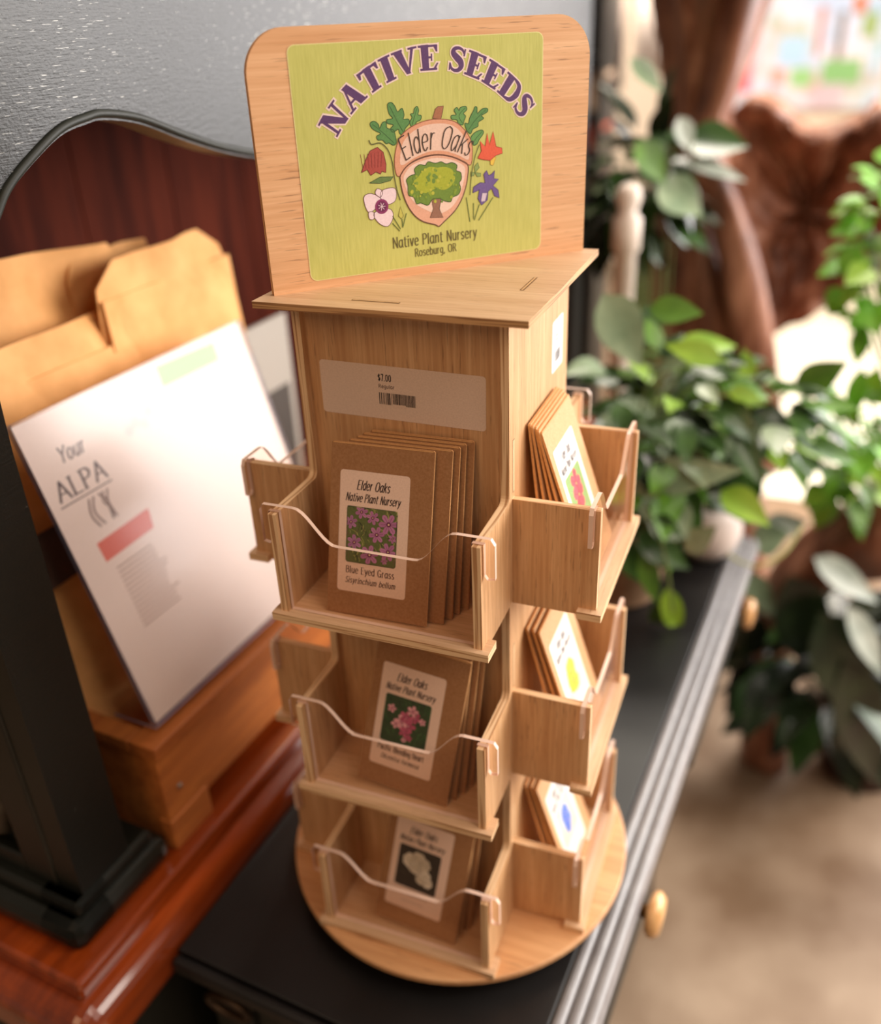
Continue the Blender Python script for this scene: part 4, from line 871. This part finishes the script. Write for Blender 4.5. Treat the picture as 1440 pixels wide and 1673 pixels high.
def foliage(seed, c, rad, n, size, kinds, root, stems, narrow=0.55, down=0.25, keep=None):
    rnd = random.Random(seed); ml, ms = MB(), MB(); c = Vector(c)
    for i in range(n):
        while True:
            q = Vector((rnd.uniform(-1, 1), rnd.uniform(-1, 1), rnd.uniform(-1, 1)))
            if q.length < 1: break
        p = c+Vector((q.x*rad[0], q.y*rad[1], q.z*rad[2]))
        if keep and not keep(p): continue
        out = (Vector((q.x, q.y, q.z*0.4)).normalized()+Vector((rnd.uniform(-.6, .6), rnd.uniform(-.6, .6), rnd.uniform(-.5, .2)-down))).normalized()
        L = size*rnd.uniform(0.65, 1.25)
        leaf(ml, p, p+out*L, L*narrow, (rnd.uniform(-.4, .4), rnd.uniform(-.4, .4)-0.2, 1), LM[rnd.choice(kinds)], rnd.uniform(.1, .35), rnd.uniform(0, .25))
        if i % stems == 0:
            r0 = Vector(root); mid = (r0+p)/2+Vector((0, 0, 0.04))
            ms.tube(smooth([tuple(r0), tuple(mid), tuple(p)], 4), 0.0016, STEM, 5)
    return ml, ms
def plantpot(name, parent, c, r, h, mt, soil=True):
    mb = MB(); mb.lathe([(0, 0), (r*0.74, 0), (r*0.78, 0.003), (r*0.97, h*0.82), (r, h*0.82), (r*1.05, h*0.84), (r*1.05, h), (r*0.95, h), (r*0.92, h*0.86), (0, h*0.86)], mt, c, 32)
    return mb.build(name, parent)
def off_table(mb):
    inv = FM.inverted()
    for i, p in enumerate(mb.v):
        q = inv @ Vector(p)
        if -0.2 < q.x < 0.166 and q.y < 0.76 and q.z < TABLE+0.004: mb.v[i] = (p[0], p[1], TABLE+0.004)
def wp(u, v, z): return FM @ Vector((u, v, z))

p1 = wp(0.005, 0.545, TABLE)
pl1 = thing('trailing_pothos', 'trailing green houseplant in a tan pot on the table behind the rack', 'potted plant', tuple(p1))
plantpot('plant_pot', pl1, tuple(p1), 0.070, 0.105, plain('tan_clay', (176, 138, 108), 0.7, 10, 60))
ml, ms = foliage(11, at(1075, 720, 0.60), (0.105, 0.11, 0.135), 230, 0.060, ['dark', 'dark', 'mid', 'dark', 'grey', 'lime', 'dark', 'mid', 'black'], p1+Vector((0, 0, 0.09)), 4, keep=lambda p: not (p.x > 0.115 and p.z < 0.10))
for a, b, Y, w, k in (((1010, 790), (1215, 765), 0.50, 0.050, 'grey'), ((1060, 505), (1150, 510), 0.52, 0.035, 'mid'), ((1180, 590), (1085, 560), 0.55, 0.032, 'lime'), ((1090, 960), (1110, 1050), 0.47, 0.028, 'lime'),
                    ((1050, 900), (1075, 990), 0.46, 0.026, 'mid'), ((985, 480), (1050, 600), 0.50, 0.055, 'grey'), ((1085, 975), (1060, 1045), 0.47, 0.02, 'dark'), ((1060, 850), (1120, 880), 0.46, 0.03, 'dark'), ((1190, 640), (1245, 650), 0.56, 0.02, 'lime'),
                    ((1040, 870), (1130, 930), 0.47, 0.04, 'dark'), ((1010, 880), (1060, 960), 0.47, 0.035, 'dark'), ((1120, 900), (1170, 860), 0.47, 0.03, 'grey')):
    leaf(ml, at(*a, Y), at(*b, Y), w, (0.1, -0.7, 0.7), LM[k], 0.15, 0.05)
ms.tube(smooth([tuple(p1+Vector((0.02, -0.02, 0.10))), tuple(at(1060, 830, 0.48)), tuple(at(1085, 900, 0.46)), tuple(at(1100, 1000, 0.46))], 6), 0.0018, STEM, 6)
off_table(ml); off_table(ms); ml.build('foliage', pl1); ms.build('stem', pl1)

p2 = wp(0.096, 0.675, TABLE)
pl2 = thing('potted_plant', 'leafy green plant in a round white pot at the far table end', 'potted plant', tuple(p2))
mb = MB(); mb.lathe([(0, 0), (0.024, 0), (0.040, 0.018), (0.046, 0.042), (0.043, 0.066), (0.036, 0.082), (0.033, 0.082), (0.038, 0.064), (0, 0.060)], plain('white_ceramic', (236, 222, 216), 0.3, 5), tuple(p2), 36); mb.build('plant_pot', pl2)
ml, ms = foliage(12, at(1210, 690, 0.72), (0.10, 0.08, 0.085), 130, 0.058, ['dark', 'mid', 'mid', 'grey', 'lime', 'dark'], p2+Vector((0, 0, 0.06)), 4)
for a, b, Y, w, k in (((1300, 640), (1385, 590), 0.72, 0.045, 'mid'), ((1225, 670), (1300, 700), 0.7, 0.04, 'dark'), ((1200, 640), (1255, 660), 0.69, 0.026, 'lime')):
    leaf(ml, at(*a, Y), at(*b, Y), w, (0.1, -0.7, 0.7), LM[k], 0.15, 0.05)
ms.tube(smooth([tuple(at(1180, 900, 0.66)), tuple(at(1230, 925, 0.64)), tuple(at(1280, 905, 0.66)), tuple(at(1310, 860, 0.7))], 6), 0.0022, plain('pale_stem', (176, 176, 110), 0.5), 6)
off_table(ml); off_table(ms); ml.build('foliage', pl2); ms.build('stem', pl2)

FLOOR = -0.775
def floorplant(name, label, x, y, potr, poth, pm, fo):
    o = thing(name, label, 'potted plant', (x, y, FLOOR)); plantpot('plant_pot', o, (x, y, FLOOR), potr, poth, pm)
    ml, ms = fo; ml.build('foliage', o); ms.build('stem', o); return o
ml, ms = foliage(13, at(1385, 745, 0.95), (0.06, 0.09, 0.10), 100, 0.042, ['bright', 'bright', 'lime', 'mid'], (0.62, 1.36, FLOOR+0.2), 3, 0.8)
m2, m3 = foliage(14, at(1440, 395, 0.95), (0.045, 0.08, 0.13), 90, 0.042, ['bright', 'lime', 'bright'], (0.62, 1.36, FLOOR+0.2), 6, 0.85)
o_ = len(ml.v)
for f, mi in zip(m2.f, m2.mi): ml.add([m2.v[k] for k in f], [list(range(len(f)))], m2.mats[mi], True)
for f in m3.f: ms.add([m3.v[k] for k in f], [list(range(len(f)))], STEM, True)
for a, b in (((1410, 530), (1400, 600)), ((1410, 600), (1385, 700)), ((1415, 545), (1395, 560))): leaf(ml, at(*a, 0.95), at(*b, 0.95), 0.03, (0, -0.7, 0.7), LM['bright'])
floorplant('bright_green_plant', 'tall bright lime green plant standing beside the driftwood', 0.62, 1.36, 0.11, 0.2, plain('dark_pot', (40, 34, 30), 0.6), (ml, ms))
ml, ms = foliage(15, at(1350, 1080, 1.05), (0.15, 0.14, 0.13), 90, 0.13, ['black', 'black', 'dark', 'black'], (0.48, 1.15, FLOOR+0.2), 4, 0.5)
for a, b, Y, w, k in (((1330, 910), (1440, 985), 0.9, 0.05, 'pale'), ((1385, 990), (1450, 1110), 0.9, 0.045, 'pale'), ((1215, 935), (1270, 1010), 0.95, 0.05, 'grey'), ((1245, 870), (1320, 850), 0.92, 0.05, 'pale'), ((1230, 890), (1290, 870), 0.9, 0.06, 'grey'), ((1290, 940), (1330, 1100), 0.92, 0.10, 'black'), ((1250, 1010), (1200, 1080), 0.95, 0.06, 'black'),
                    ((1340, 1000), (1420, 1180), 0.9, 0.12, 'black'), ((1380, 1080), (1440, 1290), 0.9, 0.10, 'black')):
    leaf(ml, at(*a, Y), at(*b, Y), w, (0.1, -0.6, 0.8), LM[k], 0.2, 0.05)
floorplant('broad_leaf_plant', 'dark broad leaved floor plant under the curved driftwood arm', 0.48, 1.15, 0.10, 0.2, plain('brown_pot', (62, 34, 26), 0.6), (ml, ms))
ml, ms = foliage(16, at(1045, 300, 1.18), (0.085, 0.05, 0.095), 85, 0.09, ['dark', 'black', 'dark', 'black'], (-0.02, 1.38, FLOOR+0.22), 3, 0.5)
for a, b, Y, w, k in (((1110, 190), (1130, 250), 1.0, 0.032, 'pale'), ((1120, 262), (1222, 292), 1.0, 0.03, 'pale'), ((1075, 300), (1150, 350), 1.0, 0.075, 'grey'), ((1120, 230), (1225, 235), 1.02, 0.075, 'dark'), ((1030, 95), (1085, 150), 1.0, 0.035, 'grey'), ((1040, 230), (1090, 300), 0.98, 0.05, 'mid')):
    leaf(ml, at(*a, Y), at(*b, Y), w, (0.1, -0.6, 0.8), LM[k], 0.2, 0.05)
floorplant('rubber_plant', 'tall glossy dark leaved plant standing before the trunk', -0.02, 1.38, 0.13, 0.22, plain('grey_pot', (90, 88, 84), 0.6), (ml, ms))

# ------------------------------------------------------------------ driftwood sculpture
def gnarl():
    mt, nt, b = newmat('polished_root_wood')
    f = noise(nt, 1.0, 4, 0.6, (26, 26, 5)); g = noise(nt, 5.0, 3)
    mm = N(nt, 'ShaderNodeMath', operation='MULTIPLY_ADD'); nt.links.new(f, mm.inputs[0]); mm.inputs[1].default_value = 0.65
    m2 = N(nt, 'ShaderNodeMath', operation='MULTIPLY'); nt.links.new(g, m2.inputs[0]); m2.inputs[1].default_value = 0.35; nt.links.new(m2.outputs[0], mm.inputs[2])
    nt.links.new(ramp(nt, mm.outputs[0], [(0.34, (66, 36, 25)), (0.48, (126, 76, 54)), (0.62, (178, 124, 98))]), b.inputs['Base Color'])
    b.inputs['Roughness'].default_value = 0.42; bump(nt, b, f, 0.5, 0.01); return mt
GN = gnarl()
gb = at(1150, 620, 1.6); drift = thing('driftwood_sculpture', 'large polished reddish brown tree root sculpture behind the plants', 'sculpture', (gb.x, 1.6, FLOOR))
def ridg(ph, k, amp): return lambda t, a: 1+amp*math.sin(k*a+ph+5*t)+amp*0.5*math.sin((k+3)*a-4*t)
px = 1.0/750
def tubepx(pts, Y, name, fn=None, seg=28):
    path = smooth([tuple(at(x, y, Y+dy)) for x, y, r, dy in pts], 6); rr = smooth([(r*px*(1.0), 0, 0) for x, y, r, dy in pts], 6)
    mb = MB(); mb.tube(path, [q[0] for q in rr], GN, seg, True, fn); mb.build(name, drift)
tubepx([(1165, -160, 100, 0), (1160, -20, 82, 0), (1150, 110, 56, 0), (1138, 210, 44, 0), (1130, 320, 62, 0), (1125, 430, 88, 0), (1140, 560, 100, 0), (1150, 800, 105, 0), (1160, 1100, 130, 0)], 1.6, 'trunk', ridg(0.4, 4, 0.12))
tubepx([(1225, -60, 28, -.1), (1200, 60, 24, -.1), (1172, 170, 22, -.1), (1150, 250, 24, -.12), (1190, 360, 26, -.12), (1215, 470, 30, -.12), (1235, 620, 34, -.1), (1240, 760, 40, 0)], 1.6, 'root', ridg(1.4, 3, 0.12), 16)
tubepx([(1500, 850, 62, 0), (1420, 880, 55, 0), (1350, 910, 44, 0), (1295, 960, 34, 0), (1260, 1050, 30, .05), (1250, 1200, 36, .1), (1250, 1420, 40, .2)], 1.0, 'curved_arm', ridg(2.0, 3, 0.06), 20)
out = [(1180, 215), (1200, 180), (1238, 166), (1272, 184), (1300, 214), (1340, 226), (1380, 218), (1412, 204), (1450, 186), (1480, 330), (1460, 420), (1395, 478), (1345, 505), (1300, 530), (1262, 548), (1225, 500), (1190, 420), (1175, 320)]
YS = 1.72
ring = smooth([tuple(at(x, y, YS)) for x, y in out], 4, True); cc = at(1310, 370, YS); rnd = random.Random(9)
mb = MB(); vs = []; K = 9; n = len(ring)
for s_ in range(2):
    for k in range(K+1):
        t = k/K
        for i, p in enumerate(ring):
            q = cc.lerp(Vector(p), t); hollow = 0.16*(1-t*t) if s_ == 0 else -0.05*(1-t*t)
            ang = i/n*2*PI
            q = q+Vector((0, (hollow if s_ == 0 else 0.26-hollow*0.3)+0.018*math.sin(ang*7+t*6)+0.012*math.sin(ang*13-t*9), 0))
            vs.append(q)
fs = []
for s_ in range(2):
    o_ = s_*(K+1)*n
    for k in range(K):
        for i in range(n):
            f = [o_+k*n+i, o_+k*n+(i+1) % n, o_+(k+1)*n+(i+1) % n, o_+(k+1)*n+i]
            fs.append(f if s_ == 0 else f[::-1])
a0, b0 = K*n, (K+1)*n+K*n
for i in range(n): fs.append([a0+i, a0+(i+1) % n, b0+(i+1) % n, b0+i])
mb.add(vs, fs, GN, True); mb.build('hollow_burl', drift)

# ------------------------------------------------------------------ far room
def floor_tone():
    mt, nt, b = newmat('brown_concrete'); f = noise(nt, 2.2, 5, 0.6); g = noise(nt, 9.0, 3)
    mm = N(nt, 'ShaderNodeMath', operation='MULTIPLY_ADD'); nt.links.new(f, mm.inputs[0]); mm.inputs[1].default_value = 0.75
    m2 = N(nt, 'ShaderNodeMath', operation='MULTIPLY'); nt.links.new(g, m2.inputs[0]); m2.inputs[1].default_value = 0.25; nt.links.new(m2.outputs[0], mm.inputs[2])
    nt.links.new(ramp(nt, mm.outputs[0], [(0.36, (122, 94, 68)), (0.62, (168, 144, 120))]), b.inputs['Base Color']); b.inputs['Roughness'].default_value = 0.55; return mt
mb = MB(); mb.box((-3.5, -2.5, FLOOR-0.05), (3.5, 5.6, FLOOR), floor_tone()); struct(mb, 'floor', 'brown concrete shop floor', 'floor')
mb = MB(); mb.box((-3.5, 5.4, FLOOR), (3.5, 5.5, 2.0), plain('cream_wall', (226, 208, 190), 0.8, 8, 3)); struct(mb, 'wall_back', 'cream back wall of the shop', 'wall')
mb = MB(); mb.box((0.05, 2.35, FLOOR), (1.5, 5.2, FLOOR+0.008), plain('lit_floor_cream', (246, 238, 218), 0.8, 6, 12)); solo(mb, 'floor_tone', 'pale cream slab added as the lit floor beyond the driftwood sculpture', 'mat', (0.8, 3.8, FLOOR))  # bright patch of lit floor put into the colour of a thin added slab
# painted panel on the back wall
def mural():
    mt, nt, b = newmat('painted_panel'); f = noise(nt, 3.2, 2, 0.5, (1, 1, 1)); v = noise(nt, 5.5, 2, 0.5, (1.4, 1, 0.7))
    c1 = ramp(nt, f, [(0.34, (150, 186, 226)), (0.46, (206, 216, 240)), (0.56, (232, 214, 214)), (0.66, (196, 150, 150))])
    c2 = ramp(nt, v, [(0.34, (130, 168, 130)), (0.44, (200, 208, 224)), (0.60, (216, 206, 226)), (0.70, (176, 120, 104))])
    mx = N(nt, 'ShaderNodeMix', data_type='RGBA'); mx.inputs['Factor'].default_value = 0.5
    nt.links.new(c1, mx.inputs['A']); nt.links.new(c2, mx.inputs['B']); nt.links.new(mx.outputs['Result'], b.inputs['Base Color']); b.inputs['Roughness'].default_value = 0.7; return mt
YM = 5.38
A, B = at(1196, 178, YM), at(1475, -40, YM)
mb = MB(); mb.box((A.x, YM-0.02, A.z), (B.x, 5.4, B.z), mural())
def patch(x0, y0, x1, y1, c, dy=-0.022):
    p, q = at(x0, y1, YM), at(x1, y0, YM); mb.add([(p.x, YM+dy, p.z), (q.x, YM+dy, p.z), (q.x, YM+dy, q.z), (p.x, YM+dy, q.z)], [[0, 1, 2, 3]], ink(c))
patch(1196, 20, 1240, 150, (236, 92, 118)); patch(1226, 24, 1250, 110, (246, 190, 200), -0.024)
for x0, y0, x1, y1, c in ((1330, 10, 1352, 90, (190, 130, 116)), (1362, 18, 1386, 96, (128, 110, 104)), (1290, 110, 1330, 142, (150, 196, 130)), (1340, 96, 1410, 136, (132, 180, 116)), (1406, 20, 1440, 60, (150, 170, 110)), (1270, 60, 1320, 106, (176, 206, 238)), (1420, 76, 1440, 120, (170, 206, 232)), (1394, -10, 1420, 22, (196, 110, 60)), (1260, 112, 1284, 136, (206, 150, 130))):
    patch(x0, y0, x1, y1, c)
solo(mb, 'painted_panel', 'bright pastel painting with a pink band on the far wall', 'painting', (A.x, YM, A.z))
# white post
YP = 0.93; pp = at(1016, 520, YP); q = at(1016, 300, YP)
mb = MB(); r_ = 0.0165; z1 = q.z
mb.lathe([(0, FLOOR), (0.03, FLOOR), (0.03, FLOOR+0.05), (r_, FLOOR+0.07), (r_, z1-0.10), (r_*1.3, z1-0.095), (r_*1.3, z1-0.05), (r_*0.8, z1-0.04), (r_*1.2, z1-0.02), (r_*1.0, z1-0.005), (r_*0.5, z1), (0, z1)], plain('white_post_paint', (238, 222, 210), 0.5, 5), (pp.x, YP, 0), 24)
solo(mb, 'newel_post', 'white turned post behind the rack beside the dark shelf', 'post', (pp.x, YP, FLOOR))
# hanging white cloths
for i, (x0, x1, y1, lab_) in enumerate(((985, 1030, 150, 'narrow white hanging cloth beside the dark shelf'), (1036, 1096, 125, 'wide white hanging cloth beside the tree trunk'))):
    YC = 3.2; p = at(x0, y1, YC); q = at(x1, -90, YC); mb = MB(); k = 18
    vs = [(p.x+(q.x-p.x)*i_/k, YC+0.02*math.sin(i_*1.3)+dy, zz) for dy in (0, 0.012) for zz in (p.z, q.z) for i_ in range(k+1)]; n1 = k+1
    fs = [[a, a+1, n1+a+1, n1+a] for a in range(k)]+[[2*n1+a+1, 2*n1+a, 3*n1+a, 3*n1+a+1] for a in range(k)]+[[a+1, a, 2*n1+a, 2*n1+a+1] for a in range(k)]+[[n1+a, n1+a+1, 3*n1+a+1, 3*n1+a] for a in range(k)]
    mb.add(vs, fs, plain('white_cloth_%s' % 'ab'[i], (240, 228, 220), 0.8, 6), True)
    solo(mb, 'hanging_cloth', lab_, 'cloth', (p.x, YC, p.z))
p = at(985, -60, 3.2); q = at(1100, -60, 3.2)
mb = MB(); mb.tube([(p.x-0.1, 3.2, p.z+0.01), (q.x+0.05, 3.2, p.z+0.01)], 0.012, M['green'], 10); mb.tube([(p.x-0.1, 3.2, p.z), (p.x-0.1, 3.2, FLOOR)], 0.014, M['green'], 10); mb.tube([(q.x+0.05, 3.2, p.z), (q.x+0.05, 3.2, FLOOR)], 0.014, M['green'], 10)
solo(mb, 'cloth_rail', 'dark metal rail holding the white hanging cloths', 'rail', (p.x, 3.2, FLOOR))
# dark shelf unit
YQ = 2.7; a_, b_ = at(905, 300, YQ), at(982, -40, YQ)
shelf = thing('shelf_unit', 'dark shelf unit behind the sign board holding small goods', 'shelf', ((a_.x+b_.x)/2, YQ+0.12, FLOOR))
for nm, bx in (('side_panel', ((a_.x-0.02, YQ, FLOOR), (a_.x, YQ+0.25, b_.z))), ('side_panel', ((b_.x, YQ, FLOOR), (b_.x+0.02, YQ+0.25, b_.z))), ('back_panel', ((a_.x, YQ+0.23, FLOOR), (b_.x, YQ+0.25, b_.z)))):
    mb = MB(); mb.box(*bx, M['black']); mb.build(nm, shelf)
zsh = [at(950, y, YQ).z for y in (92, 182, 246, 330)]
for z in zsh:
    mb = MB(); mb.box((a_.x, YQ, z-0.02), (b_.x, YQ+0.23, z), M['black']); mb.build('shelf_board', shelf)
def good(name, label, x, z, w, h, c, kind='box'):
    mb = MB(); cx = at(x, 200, YQ).x
    if kind == 'box':
        mb.box((cx-w/2, YQ+0.04, z+0.0005), (cx+w/2, YQ+0.16, z+h*0.8), ink(c)); mb.box((cx-w/2-0.004, YQ+0.036, z+h*0.8), (cx+w/2+0.004, YQ+0.164, z+h), ink(tuple(int(v*0.8) for v in c)))
    else:
        mb.lathe([(0, 0.0005), (w*0.4, 0.0005), (w*0.5, h*0.3), (w*0.48, h*0.75), (w*0.3, h*0.85), (w*0.32, h), (0, h)], ink(c), (cx, YQ+0.1, z), 20)
    solo(mb, name, label, 'box' if kind == 'box' else 'jar', (cx, YQ+0.1, z))
good('tan_box', 'tan box high on the dark shelf', 970, zsh[0], 0.05, 0.11, (206, 176, 150)) if False else None
good('lidded_box', 'tan lidded box on the dark shelf above the orange box', 968, zsh[1]+0.0, 0.055, 0.115, (210, 178, 150))
good('lidded_box', 'orange red lidded box on the dark shelf', 968, zsh[2], 0.055, 0.075, (214, 84, 56))
good('storage_jar', 'reddish clay jar on the lowest visible shelf', 970, zsh[3], 0.06, 0.10, (150, 80, 60), 'jar')

# ------------------------------------------------------------------ light
def area(name, loc, target, sx, sy, power, c):
    l = bpy.data.lights.new(name, 'AREA'); l.shape = 'RECTANGLE'; l.size = sx; l.size_y = sy; l.energy = power; l.color = lin(c)[:3]
    o = bpy.data.objects.new(name, l); COL.objects.link(o); o.location = loc
    o.rotation_euler = (Vector(target)-Vector(loc)).to_track_quat('-Z', 'Y').to_euler(); return o
area('window_light', tuple(wp(2.0, 2.7, 0.85)), (0, 0.2, 0.3), 3.0, 1.7, 150, (252, 248, 248))
area('ceiling_lamp', (1.35, -0.2, 2.1), (0.05, 0.1, 0.3), 1.2, 1.2, 26, (255, 238, 222))
area('right_fill', (2.05, 0.95, 1.0), (0.05, 0.1, 0.3), 1.4, 1.3, 44, (255, 246, 234))  # unseen fill, added to brighten the faces turned right
area('front_fill', (-0.1, -1.5, 1.7), (-0.1, 0.1, 0.3), 1.0, 1.0, 9, (255, 204, 156))  # warm fill added in front of the rack to lift its shaded side
area('far_fill', (0.25, 2.5, 2.6), (0.3, 4.4, -0.2), 1.8, 1.4, 190, (255, 244, 226))  # added fill, overexposes the far floor and lights the painted panel
area('cloth_fill', (-0.2, 1.9, 2.5), (-0.35, 3.2, 0.7), 0.8, 0.8, 45, (255, 244, 232))  # extra fill put in to whiten the hanging cloths
W = bpy.data.worlds.new('shop_air'); S.world = W; W.use_nodes = True
bg = W.node_tree.nodes['Background']; bg.inputs['Color'].default_value = lin((255, 232, 208)); bg.inputs['Strength'].default_value = 0.175
